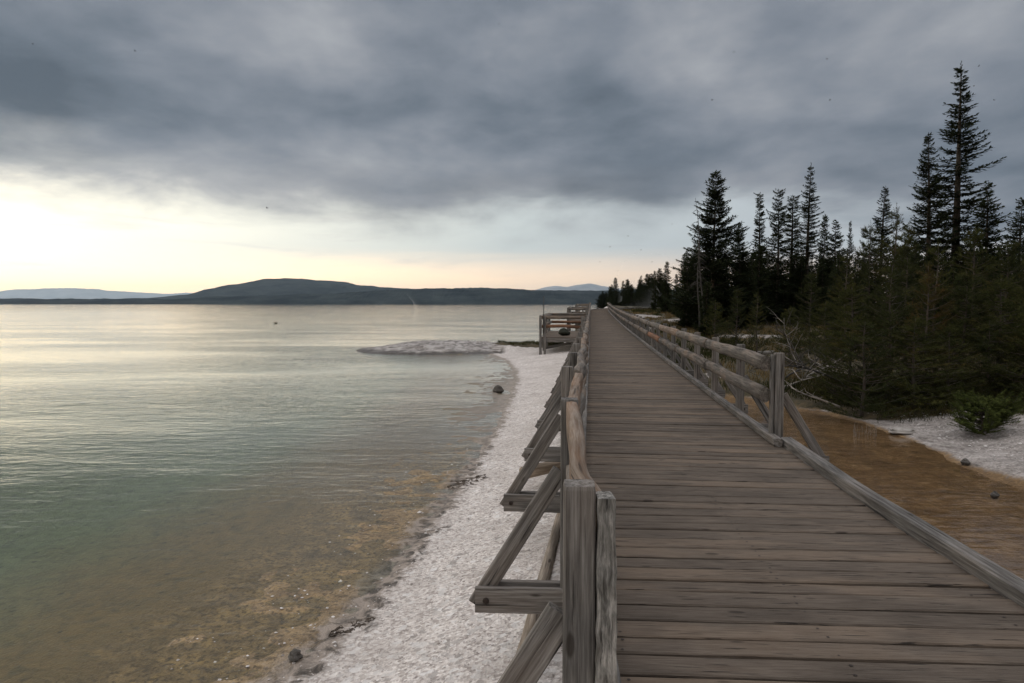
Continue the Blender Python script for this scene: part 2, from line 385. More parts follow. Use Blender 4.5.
# ------------------------------------------------------------------ terrain
_sh = [at_z(px, py, -.93) for px, py in ((268, 700), (282, 683), (352, 622), (420, 540), (470, 470), (500, 420), (510, 395), (515, 380), (514, 370), (505, 360), (490, 354))]
_shy = [-60, -6, 0] + [p.y for p in _sh] + [40.5, 43.2, 45, 48.5]
_shx = [-14, -4.6, -2.9] + [p.x for p in _sh] + [-1.0, 2.0, 4.2, float(cx_at(48.5)) - HALF + .4]
def shore_x(y):
    y = np.asarray(y, float)
    return np.where(y > 48.5, cx_at(y) - HALF + .4, np.interp(y, _shy, _shx))
_bk = [(-6, 8.6), (5, 7.4), (9.1, 7.15), (11.8, 7.5), (13.6, 7.6), (15.2, 7.3), (16.6, 6.6), (17.8, 5.4), (18.6, 4.4)]
def terrain(x, y, full=False):
    x = np.asarray(x, float); y = np.asarray(y, float)
    cx = cx_at(y); xl, xr = cx - HALF, cx + HALF
    sx = shore_x(y); s = (x - sx) * .9
    sx_ = x + 3.6 - .2 * (y - 38); sp = (sx_ / np.where(sx_ < 0, 4.9, 9.5)) ** 2 + ((y - 38.6 - .08 * np.clip(sx_, 0, 9)) / 3.5) ** 2
    sp2 = ((x - 1.3) / 2.6) ** 2 + ((y - 39.2) / 1.5) ** 2
    nz = fbm(x * .9, y * .9, 3); nf = fbm(x * 6, y * 6, 9, 4)
    spn = sp + .42 * fbm(x * .55, y * .8, 33) + .16 * nz + .12 * nf; spit = .5 * sst(1.12, .95, spn) + .5 * sst(1.0, .25, spn)
    w = np.maximum(xl - sx, .6)
    zb = -.925 + .36 * sst(0, 1.05, np.clip(s, 0, None) / w) + .012 * nf * sst(0, .4, s) + .02 * nz * sst(.2, 1, s)
    sm = -s
    zl = ZW + .004 - .016 * np.minimum(sm, 1.6) - .085 * np.clip(sm - 1.6, 0, 12) - .01 * np.clip(sm - 13.6, 0, 60) + .035 * nf * sst(2.6, .4, sm) + .03 * nz * sst(4, 1, sm)
    zl = np.maximum(zl, -3.2)
    z = np.where(s > 0, zb, np.minimum(zl, -.90))
    zs = ZW - .1 + .62 * np.minimum(spit, 1) * (.70 + .34 * np.exp(-((x + 4.6) / 2.0) ** 2)) * (.6 + .4 * sst(35.5, 40, y)) + .10 * nf * spit + .06 * nz * spit
    zs = np.minimum(zs, -.52 - .10 * sst(-5.2, -8, x) + .05 * nz + .07 * nf)
    zs = np.where(sp < 2.4, zs, -9)
    zs = np.maximum(zs, np.where(sp2 < 2, ZW - .1 + .42 * sst(1.5, .3, sp2) + .05 * nf, -9))
    z = np.maximum(z, zs)
    # right side
    u = x - cx
    zr = -.42 + .0150 * np.clip(y - 15, 0, 90) + .004 * np.clip(x - 12, 0, 60) + .16 * fbm(x * .25, y * .25, 21) + .035 * nf * .6
    zr = np.where(y > 105, zr + .0 * y, zr)
    bx = np.interp(y, [b[0] for b in _bk], [b[1] for b in _bk]) + .25 * nz
    inpool = sst(.0, .7, u - .35) * sst(.0, .8, bx - x) * sst(18.6, 17.2, y + .6 * nz)
    zp = -.80 + .018 * nf + .02 * nz
    zr = zr - .22 * sst(2.2, .2, x - bx) * sst(20, 16, y)
    zr = zr * (1 - inpool) + zp * inpool
    dz = np.where(y < 98, .00015 * np.clip(y - 15, 0, None) ** 2, 1.033)
    lim = dz - .42 + np.clip(np.abs(u) - 1.5, 0, 50) * .25
    zr = np.minimum(zr, lim)
    k = sst(-.9, .7, u) * (y < 46) + (y >= 46) * sst(0, 2.2, s)
    z = z * (1 - k) + zr * k
    if not full: return z
    pool = inpool * k
    forest = sst(1.0, 2.2, u) * (1 - inpool) * np.maximum(sst(13.2, 14.4, y), sst(.3, 1.3, (x - bx) - 2.2 + .2 * (y - 9)))
    forest = np.where(y > 48, sst(1.6, 3.5, s), forest)
    px = 512 + F * x / np.maximum(y, 1)
    sin = np.zeros_like(x)
    for (bx_, by_, rx, ry) in ((12.6, 36, 2.0, 1.3), (18.6, 52, 2.2, 2.2), (14.2, 58, 2.0, 4), (5.9, 19.6, .7, .7), (30, 48, 3, 2), (23.5, 36, 2, 1.4), (9.4, 44, 1.2, 2.2), (13.4, 70, 1.8, 5), (26, 110, 10, 6), (8.9, 24.4, .9, .5)):
        sin = np.maximum(sin, sst(1.25, .5, ((x - bx_) / rx) ** 2 + ((y - by_) / ry) ** 2))
    spw = sst(.05, .35, spit) * (z > ZW - .2) * sst(1.2, -.3, s)
    strip = sst(1.3, .6, sp2)
    return z, s, pool, np.maximum(forest, strip * .8), spw, sin * (1 - pool) * sst(1.4, 2, u), sst(1.2, 2., u)
def gz(x, y): return float(terrain(np.array([x]), np.array([y]))[0])

def axis(segs):
    out = [segs[0][0]]
    for a, b, d0, d1 in segs:
        L = b - a
        if abs(d0 - d1) < 1e-9: n = max(1, round(L / d0)); out += list(a + L * (i + 1) / n for i in range(n))
        else:
            r = d1 / d0; n = max(2, round(L * math.log(r) / (d1 - d0)) if r != 1 else 2); q = r ** (1 / n)
            st = np.cumsum(q ** np.arange(n)); st = st / st[-1] * L; out += list(a + st)
    return np.array(out)
def sheet(name, xs, ys, zf, mat, attrs=False):
    X, Y = np.meshgrid(xs, ys); x, y = X.ravel(), Y.ravel(); extra = None
    if attrs: z, *extra = terrain(x, y, True)
    else: z = zf(x, y)
    nx, ny = len(xs), len(ys)
    me = bpy.data.meshes.new(name); me.vertices.add(nx * ny)
    me.vertices.foreach_set('co', np.stack([x, y, z], 1).astype(np.float32).ravel())
    i = (np.arange(ny - 1)[:, None] * nx + np.arange(nx - 1)[None, :]).ravel()
    q = np.stack([i, i + 1, i + 1 + nx, i + nx], 1)
    me.loops.add(q.size); me.polygons.add(len(q)); me.loops.foreach_set('vertex_index', q.ravel().astype(np.int32))
    me.polygons.foreach_set('loop_start', np.arange(0, q.size, 4).astype(np.int32)); me.update(calc_edges=True)
    if attrs:
        for nm, arr in zip(('shore', 'pool', 'forest', 'spit', 'sinter', 'bank'), extra):
            a = me.attributes.new(nm, 'FLOAT', 'POINT'); a.data.foreach_set('value', arr.astype(np.float32))
    me.polygons.foreach_set('use_smooth', [True] * len(q)); me.materials.append(mat); me.validate()
    o = bpy.data.objects.new(name, me); C.objects.link(o); return o

xs = axis([(-70000, -60, 8000, 12), (-60, -10, 12, .16), (-10, 9, .085, .085), (9, 45, .085, .9), (45, 120, .9, 6), (120, 70000, 6, 8000)])
ys = axis([(-3000, -8, 800, 1.), (-8, 1.5, 1., .07), (1.5, 14, .07, .07), (14, 48, .07, .28), (48, 120, .28, 1.2), (120, 400, 1.2, 12), (400, 70000, 12, 6000)])
tag(sheet('ground', xs, ys, None, M['ground'], True), kind='structure')
lx = np.array([-70000, -3000, -300, -40, 0, 20, 60, 300, 3000, 70000.]); ly = np.array([-3000, -300, -30, 0, 15, 40, 80, 160, 400, 3000, 70000.])
tag(sheet('lake_water', lx, ly, lambda x, y: np.full_like(x, ZW), M['lake']), kind='structure')
tag(sheet('runoff_water', np.linspace(1.3, 9.2, 8), np.linspace(-5, 19, 14), lambda x, y: np.full_like(x, -.768), M['poolw']), kind='structure')

# loose gravel on the beach (nobody could count it)
rn = random.Random(5); mb = MB()
n = 0
while n < 5200:
    y = 2.2 + 12 * rn.random() ** 1.6; xl = float(cx_at(y)) - HALF; sx0 = float(shore_x(y))
    x = sx0 - 1.1 + rn.random() * (xl + .4 - sx0 + 1.1)
    if x < sx0 and rn.random() < .62: n += 1; continue
    r = .005 + .013 * rn.random() ** 3 + (.014 * rn.random() if rn.random() < .05 else 0)
    z = gz(x, y) + r * .15
    a = rn.random() * 6.28; pts = []
    k = 5
    top = V((x + rn.uniform(-.3, .3) * r, y + rn.uniform(-.3, .3) * r, z + r * rn.uniform(.35, .75)))
    ring = [V((x + math.cos(a + 6.283 * j / k) * r * rn.uniform(.7, 1.25), y + math.sin(a + 6.283 * j / k) * r * rn.uniform(.7, 1.25), z + rn.uniform(-.2, .2) * r)) for j in range(k)]
    tn = min(1, max(0, rn.gauss(.62, .22)))
    b = len(mb.v); mb.v += ring + [top]; mb.g += [tuple(p) for p in ring] + [tuple(top)]; mb.tn += [tn] * 6
    for j in range(k): mb.f.append((b + j, b + (j + 1) % k, b + k)); mb.sm.append(False); mb.mi.append(0)
    n += 1
for q in range(1500):                       # gravel on the bank behind the runoff
    y = rn.uniform(8.5, 15); bx = float(np.interp(y, [b[0] for b in _bk], [b[1] for b in _bk])); x = bx + .1 + rn.random() * 3
    r = .01 + .022 * rn.random() ** 3; z = gz(x, y) + r * .15; k = 5; a = rn.random() * 6.28
    ring = [V((x + math.cos(a + 6.283 * j / k) * r * rn.uniform(.7, 1.25), y + math.sin(a + 6.283 * j / k) * r * rn.uniform(.7, 1.25), z)) for j in range(k)]
    b = len(mb.v); top = V((x, y, z + r * .6)); mb.v += ring + [top]; mb.g += [tuple(p) for p in ring] + [tuple(top)]; mb.tn += [min(1, max(0, rn.gauss(.55, .25)))] * 6
    for j in range(k): mb.f.append((b + j, b + (j + 1) % k, b + k)); mb.sm.append(False); mb.mi.append(0)
tag(mb.build('gravel', M['pebble']), 'loose pale sinter gravel strewn over the beach and bank', 'gravel', kind='stuff')

# ------------------------------------------------------------------ boardwalk
bw = thing('boardwalk', 'weathered grey brown plank boardwalk running along the lake shore', 'boardwalk')
mb = MB(); rn = random.Random(11); s = .6
while s < 124:
    w = rn.choice((.16, .184, .184, .184, .19)) * rn.uniform(.97, 1.02)
    sc = s + w / 2; near = s < 14
    tw = rn.uniform(-.004, .004); dz = rn.uniform(-.005, .004) - .02
    e0, e1 = -HALF - rn.uniform(.0, .03), HALF + rn.uniform(0, .03)
    m_ = 10 if near else 3; tone = min(1, max(0, rn.gauss(.5, .27)))
    bow = rn.uniform(-.003, .003)
    pts = []
    for j in range(m_):
        f = j / (m_ - 1); p, a = walk(sc + tw * (f - .5) * 2, e0 + (e1 - e0) * f)
        pts.append(p + V((0, 0, dz + bow * math.sin(f * 6 + s))))
    gap = rn.uniform(.012, .021) if rn.random() > .12 else .030
    mb.sweep(pts, rect(w - gap, .04, .007), tone=tone, jit=.0012 if near else 0, rng=rn)
    if near:
        for off in (-1.02, 0, 1.02):
            for e in (-.045, .045):
                if rn.random() < .12: continue
                p, a = walk(sc + e + rn.uniform(-.008, .008), off + rn.uniform(-.012, .012)); rr_ = rn.uniform(.006, .010)
                mb.poly([p + V((rr_ * math.cos(q), rr_ * math.sin(q), dz + .0215)) for q in np.linspace(0, 6.283, 7)[:-1]], mi=1)
    s += w
mb.build('deck', [M['deck'], M['bolt']], bw)
def member(pts, prof, name, mat, parent, tone=None, **k):
    m = MB(); m.sweep(pts, prof, tone=random.uniform(.25, .75) if tone is None else tone, **k); return m.build(name, mat, parent)
for off in (-1.02, 0, 1.02):
    member([walk(q, off, -.14)[0] for q in np.linspace(.6, 124, 90)], rect(.09, .18), 'stringer', M['post'], bw)
# kerb timbers on the right
s_end = s_at_y(8.05)
k0 = [walk(q, HALF + .075, .035 + .002 * math.sin(q * 3))[0] for q in np.linspace(.6, s_end + .05, 16)]
member(k0, rect(.125, .115, .012), 'kerb', M['post'], bw, .38, jit=.003)
q = s_end - .1
while q < 120:
    L = min(4.2, 120 - q)
    member([walk(r_, HALF - .05, .045)[0] for r_ in np.linspace(q + .012, q + L, 6)], rect(.095, .095, .012), 'kerb', M['post'], bw, jit=.003)
    q += L
q = 4.2
while q < 120:
    L = 4.2
    member([walk(r_, -HALF + .07, .045)[0] for r_ in np.linspace(q + .012, min(q + L, 120), 6)], rect(.095, .095, .012), 'kerb', M['post'], bw, jit=.003)
    q += L

# ------------------------------------------------------------------ railings
def rail_path(s0, s1, off, z, seed, n=12, wob=.012):
    rn = random.Random(seed); a, b = rn.uniform(0, 6), rn.uniform(0, 6); out = []
    for i in range(n):
        q = s0 + (s1 - s0) * i / (n - 1)
        out.append(walk(q, off + wob * math.sin(q * 2.3 + a) + wob * .5 * math.sin(q * 5.1 + b), z + wob * .6 * math.sin(q * 1.7 + b))[0])
    return out
HLOG = [(-.042, -.078), (.012, -.082), (.036, -.062), (.05, -.03), (.053, .008), (.045, .045), (.022, .074), (-.01, .085), (-.04, .078)]
RLOG = [(math.cos(a) * .072 * (1 if math.cos(a) < 0 else .8), math.sin(a) * .095) for a in np.linspace(0, 2 * math.pi, 14, endpoint=False)]

def railing(side, ss, root, post_off, first_offs, rail_off, mats_for):
    """posts, rails, props and outrigger beams along one side of the walk"""
    for i, q in enumerate(ss):
        po = post_off + first_offs.get(i, 0)
        base, a = walk(q, po); d = V((math.sin(a), math.cos(a), 0)); n = V((math.cos(a), -math.sin(a), 0))
        near = q < 16
        hgt = 1.055 + random.uniform(-.02, .02)
        if near:
            prof = grooved(.112, .112, 12, .0028, 50 + i) if i < 3 else rect(.112, .112, .008)
            zs = [-.42, -.1, .2, .5, .8, hgt - .012, hgt]
            sc = [1, 1, 1, 1, .995, .99, .94]
        else: prof = rect(.112, .112, .008); zs = [-.42, .4, hgt]; sc = None
        lean = V((random.uniform(-.006, .006), random.uniform(-.006, .006), 0)) * (1 if i > 1 else 0)
        member([base + V((0, 0, z)) + lean * z for z in zs], prof, 'post', M['post'], root, random.uniform(.35, .7), up=tuple(d), scale=sc)
        if q > 92: continue
        # outrigger: two planks with the prop bolted between them
        o0, o1 = .30, -.60
        if side > 0: o1 = -.58
        for k, dy in enumerate((-.055, .055)):
            P = [base + n * (side * -x) + d * dy + V((0, 0, -.245)) for x in ((o0, o1 + .0) if k == 0 else (o0, o1 + .05))]
            ob = member([P[0], (P[0] + P[1]) / 2, P[1]], rect(.04, .165, .005), 'outrigger', M['post'], root, random.uniform(.45, .7))
            if k == 0 and near:
                b = MB(); c = P[1] + n * (side * -.07) - d * .02
                b.sweep([c, c - d * .008, c - d * .014], circ(.021, 8), scale=[1, 1, .7], smooth=False, up=(0, 0, 1)); b.build('bolt', M['bolt'], ob)
        lo = base + n * (side * .60) + V((0, 0, -.30)); hi = base + n * (side * .055) + V((0, 0, .585))
        if side > 0: lo = base + n * .55 + V((0, 0, -.26)); hi = base + n * .05 + V((0, 0, .56))
        m_ = 6 if near else 2
        member([lo + (hi - lo) * (j / (m_ - 1)) for j in range(m_)], rect(.046, .108, .006), 'prop', M['post'], root, random.uniform(.5, .75), up=tuple((hi - lo).cross(d)), jit=.001 if near else 0)

lr = thing('railing', 'lakeside railing of wavy split rails on square posts, beginning at the nearest post', 'railing', (0, 0, 0), 'boardwalk railings')
YL = [2.24, 4.25] + [4.25 + 2.06 * k for k in range(1, 42)]
sL = [s_at_y(y) + .055 * 0 for y in YL]
railing(-1, sL, lr, -HALF - .055, {0: -.025}, -HALF + .045, None)
# first two spans, shaped by hand like the photo's bowed top rail
def world_path(pts): return [V(p) for p in pts]
zt = .945
p_first = []
ctrl = [(2.29, .303), (2.45, .284), (2.7, .274), (3.0, .288), (3.4, .318), (3.8, .352), (4.3, .385), (5.0, .452), (5.6, .535), (6.3, .612)]
cy = [c[0] for c in ctrl]; cxx = [c[1] for c in ctrl]
for y in np.linspace(2.29, 6.25, 30):
    p_first.append(V((float(np.interp(y, cy, cxx)) + .010 * math.sin(y * 4.2), y, zt + .012 * math.sin(y * 1.9))))
for _ in range(2):
    p_first = [p_first[0]] + [(p_first[i - 1] + p_first[i] * 2 + p_first[i + 1]) / 4 for i in range(1, len(p_first) - 1)] + [p_first[-1]]
FLAT = [(-.036, -.08), (.02, -.082), (.036, -.055), (.042, 0), (.038, .05), (.03, .078), (-.005, .084), (-.034, .08)]
m = MB(); m.sweep(p_first, FLAT, scale=[.72 + .28 * min(1, k / 5) for k in range(30)], tone=.55, jit=.0035, rng=random.Random(3), smooth=True); m.build('rail', M['rail_warm'], lr)
m = MB(); m.sweep([p - V((.0, 0, .40)) for p in p_first], FLAT, scale=[.7 + .3 * min(1, k / 5) for k in range(30)], tone=.5, jit=.003, rng=random.Random(4), smooth=True); m.build('rail', M['rail'], lr)
b0, a0 = walk(sL[0], -HALF - .055 + -.025)
# upright splintered half log on the inner face of the first post
m = MB(); up_pts = [V((b0.x + .088 + random.uniform(-.0006, .0006), b0.y - .012, z)) for k, z in enumerate(np.linspace(-.05, 1.0, 22))]
m.sweep(up_pts, [(-.05, -.031), (.036, -.031), (.05, -.02), (.052, -.008), (.048, .006), (.05, .018), (.036, .03), (-.05, .031)], up=(1, 0, 0), scale=[1.3 - .35 * k / 21 for k in range(22)], jit=.004, rng=random.Random(8), tone=.6)
m.build('upright_slab', M['bleached'], lr)['label'] = 'bleached splintered upright slab'
rn = random.Random(21)
i = 2
while i < len(sL) - 1:
    j = min(i + 2, len(sL) - 1)
    for z in (.945, .55):
        mt = M['rail_warm'] if (i in (4,) and z > .7) else M['rail']
        m = MB(); m.sweep(rail_path(sL[i] - .07, sL[j] - .09, -HALF + .050, z, i * 7 + int(z * 10), 14, .016), HLOG, tone=rn.uniform(.4, .75), jit=.002, rng=rn, smooth=True)
        m.build('rail', mt, lr)
    i = j

rr = thing('railing', 'inland railing of round log rails, ending at a propped post beside the brown runoff', 'railing', (0, 0, 0), 'boardwalk railings')
YR = [8.2 + 2.1 * k for k in range(0, 40)]
sR = [s_at_y(y) for y in YR]
sR = [q + .12 for q in sR]
railing(1, sR, rr, HALF + .035, {}, HALF - .03, None)
m = MB(); eb, ea = walk(sR[0], HALF + .035)
nn = V((math.cos(ea), -math.sin(ea), 0)); dd = V((math.sin(ea), math.cos(ea), 0))
m.sweep([eb - nn * .078 + V((0, 0, z)) for z in (.0, .35, .7, 1.04)], rect(.035, .09, .004), up=tuple(dd), tone=.45); m.build('upright_slab', M['post'], rr)
i = 0
while i < len(sR) - 1:
    j = min(i + 2, len(sR) - 1)
    for z in (.94, .55):
        mt = M['rail']
        if i == 4 and z > .7: mt = M['rail_warm']
        if i == 6 and z < .7: mt = M['rail_rust']
        s0 = sR[i] - (.0 if i == 0 else .1)
        m = MB(); m.sweep(rail_path(s0, sR[j] - .12, HALF - .11, z, 300 + i * 7 + int(z * 10), 14, .010), RLOG, tone=rn.uniform(.35, .7), jit=.0025, rng=rn, smooth=True, scale=[1.0 - .12 * (k / 13) for k in range(14)])
        m.build('rail', mt, rr)
    i = j

# ------------------------------------------------------------------ side platforms over the shore
def platform(y0, y1, wid, label, name='viewing_platform', mid=None, legs=True, seed=1):
    rn = random.Random(seed)
    s0, s1 = s_at_y(y0), s_at_y(y1); pf = thing(name, label, 'platform', (0, 0, 0), 'platforms beside the boardwalk')
    o1 = -HALF - .12; o0 = o1 - wid
    def P(s, o, z): return walk(s, o, z)[0]
    m = MB(); w = .18; n_ = int((s1 - s0) / w)
    for k in range(n_):
        q = s0 + w * (k + .5); m.sweep([P(q, o0 - .02, -.022), P(q, o1, -.022)], rect(w - .012, .04, .004), tone=rn.uniform(.2, .8), rng=rn)
    m.build('deck', M['deck'], pf)
    for q in (s0 + .03, s1 - .03): member([P(q, o0, -.14), P(q, o1 + .02, -.14)], rect(.06, .19), 'beam', M['post'], pf, .55)
    member([P(s0 + .1, o0 + .03, -.14), P(s1 - .1, o0 + .03, -.14)], rect(.06, .19), 'beam', M['post'], pf, .5)
    def post(s, o, top=1.06, w_=.13):
        b = P(s, o, 0); g = gz(b.x, b.y) - .1
        member([V((b.x, b.y, g)), V((b.x, b.y, b.z + top))], rect(w_, w_, .01), 'post', M['post'], pf, rn.uniform(.4, .7), up=(0, 1, 0))
        return b
    ns = max(2, int(round((s1 - s0) / 2.2)) + 1)
    post(s0 - .02, o0 - .05); post(s0 - .02, o0 + .16, 1.02, .11); post(s0 + .02, o1 - .12, 1.02)
    for k in range(1, ns): post(s0 + (s1 - s0) * k / (ns - 1), o0 - .05)
    post(s1, (o0 + o1) / 2); post(s1, o1 - .15)
    if legs:
        b = P(s0 + .1, o0 + wid * .72, -.2); member([V((b.x, b.y, gz(b.x, b.y) - .1)), b], rect(.12, .12), 'post', M['post'], pf, .7, up=(0, 1, 0))
        b = P(s0 + .3, o1 - .2, -.2); c = P(s0 + .3, o0 + .1, -.55); member([b, c], rect(.06, .14), 'prop', M['post'], pf, .3)
        member([P(s1 - .3, o1 - .2, -.25), P(s1 - .3, o0 + .1, -.5)], rect(.06, .14), 'prop', M['post'], pf, .3)
    for z, h in ((.96, .085), (.52, .08)):
        mt = M['rail_rust'] if (z < .7 and mid) else M['rail']
        m = MB(); m.sweep([P(s0 + .06, o0 + .0, z), P(s0 + .05, (o0 + o1) / 2, z + (.0 if z > .7 else .03)), P(s0 + .06, o1 + .02, z + (.0 if z > .7 else -.06))], circ(h, 10), tone=.55, smooth=True, rng=rn); m.build('rail', mt, pf)
        m = MB(); m.sweep([P(s0, o0 + .06, z), P((s0 + s1) / 2, o0 + .06, z), P(s1, o0 + .06, z)], circ(h, 10), tone=.5, smooth=True, rng=rn); m.build('rail', M['rail'], pf)
        m = MB(); m.sweep([P(s1 - .08, o0, z), P(s1 - .08, o1, z)], circ(h, 10), tone=.45, smooth=True, rng=rn); m.build('rail', mt, pf)
    return P, s0, s1, o0, o1
P_, a_, b_, c_, d_ = platform(32.6, 39.5, 2.08, 'nearest side platform on legs, with a reddish lower rail and a thin pole', mid=True, seed=3)
# thin pole at the corner and dark bundle on the platform
c = P_(a_ - .1, c_ + .11, 0)
m = MB(); m.sweep([c + V((0, 0, .2)), c + V((.0, 0, 1.1)), c + V((.0, 0, 1.98))], circ(.022, 8), smooth=True); tag(m.build('marker_pole', M['pole']), 'thin dark pole rising from the corner of the nearest side platform', 'pole')
c = P_(a_ + 1.6, c_ + 1.0, 0)
m = MB(); m.blob(c + V((0, 0, .17)), (.30, .24, .17), 4, rough=.25); m.blob(c + V((.2, .03, .12)), (.16, .18, .12), 5, rough=.2)
tag(m.build('bundle', M['dark']), 'dark bundle lying on the nearest side platform', 'bundle')
platform(57, 63, 1.6, 'middle side platform beyond the nearest one, standing over the water', legs=True, seed=5)
platform(74, 80, 1.3, 'farthest and smallest side platform, near the end of the straight boardwalk', legs=True, seed=6)

# ------------------------------------------------------------------ logs, rocks and litter on the shore
def log(name, pts, r, mat, label, cat='log', group=None, taper=.7, seed=1, sides=12, hollow=False):
    rn = random.Random(seed); m = MB(); n = len(pts)
    m.sweep(pts, [(x * rn.uniform(.85, 1.1), y * rn.uniform(.85, 1.1)) for x, y in circ(r, sides)], scale=[1 - (1 - taper) * i / (n - 1) for i in range(n)], smooth=True, tone=rn.uniform(.4, .7), jit=.004, rng=rn)
    return tag(m.build(name, mat), label, cat, group)
def lay(pts, r):
    return [V((x, y, gz(x, y) + r * .55)) for x, y in pts]
log('sleeper_log', lay([(-.06 + .085 * k, 3.4 + .55 * k) for k in range(8)], .05), .06, M['log'], 'long pale log half sunk in the gravel beneath the nearest props', seed=2)
a = at_z(524, 474, -.5)
log('log', [V((a.x - .02, a.y, -.49)), V((a.x + .35, a.y + .25, -.47)), V((a.x + .75, a.y + .5, -.46))], .085, M['log'], 'short round log with a dark end poking out below the railing', seed=4, taper=.9)
a = at_z(513, 540, -.6)
def stone(px, py, z, r, label, mat='rock', name='rock', group=None, seed=0, sink=.3):
    p = at_z(px, py, z); m = MB(); m.blob((p.x, p.y, gz(p.x, p.y) + r[2] * (1 - sink)), r, seed, nu=14, nv=9, rough=.32, smooth=False)
    return tag(m.build(name, M[mat]), label, 'rock', group)
stone(498, 391, -.9, (.17, .14, .11), 'dark wet rock at the edge of the water in the cove', seed=3)
stone(295, 655, -.9, (.055, .045, .035), 'small dark stone where algae meets gravel, nearest the camera', seed=4)
stone(903, 431, -.7, (.24, .16, .05), 'flat pale slab at the edge of the brown runoff', 'palerock', seed=7)
stone(966, 455, -.6, (.07, .06, .05), 'small dark stone on the pale bank below the green shrub', seed=8)
stone(995, 497, -.78, (.05, .045, .05), 'small dark stone sitting in the brown runoff', seed=9)
# clumps of dark drift weed at the gravel edge
def weed(px, py, L, wdt, label, seed, ang):
    rn = random.Random(seed); c = at_z(px, py, -.9); m = MB()
    nu, nv = 26, 10; P = []
    for i in range(nu + 1):
        f = i / nu * 2 - 1; wd = wdt * 1.3 * (1 - f * f) ** .6 * rn.uniform(.45, 1.3) + .004; off = .05 * math.sin(f * 5 + seed) * L
        for j in range(nv + 1):
            u, v = f * L + rn.uniform(-.02, .02), (j / nv * 2 - 1) * wd + off + rn.uniform(-.012, .012)
            x, y = c.x + u * math.cos(ang) - v * math.sin(ang), c.y + u * math.sin(ang) + v * math.cos(ang)
            e = 1 - abs(j / nv * 2 - 1); P.append(V((x, y, gz(x, y) - .006 + rn.uniform(.0, .016) * min(1, e * 2.5))))
    b0 = 0; m.v = P; m.g = [tuple(p) for p in P]; m.tn = [rn.random() for _ in P]
    for i in range(nu):
        for j in range(nv):
            if rn.random() < .34: continue
            q = i * (nv + 1) + j; m.f.append((q, q + nv + 1, q + nv + 2, q + 1)); m.sm.append(False); m.mi.append(0)
    return tag(m.build('drift_weed', M['weed']), label, 'weed', 'clumps of drift weed on the beach')
M['weed'] = needles('dark_weed', (.045, .036, .03), (.13, .108, .09))
weed(352, 624, .20, .07, 'dark mat of drift weed at the gravel edge, nearest the camera', 31, .8)
weed(468, 480, .40, .20, 'dark patch of drift weed halfway along the beach', 33, .9)

# ------------------------------------------------------------------ trees
def kite(m, p, d, up, l, w, tone):
    sd = d.cross(up)
    if sd.length < 1e-4: sd = V((1, 0, 0))
    sd.normalize(); q = p + d * l
    b = len(m.v); mid = p + d * (l * .45)
    m.v += [p, mid + sd * w * .5, q, mid - sd * w * .5]; m.g += [(0, 0, 0)] * 4; m.tn += [tone] * 4
    m.f.append((b, b + 1, b + 2, b + 3)); m.sm.append(False); m.mi.append(0)

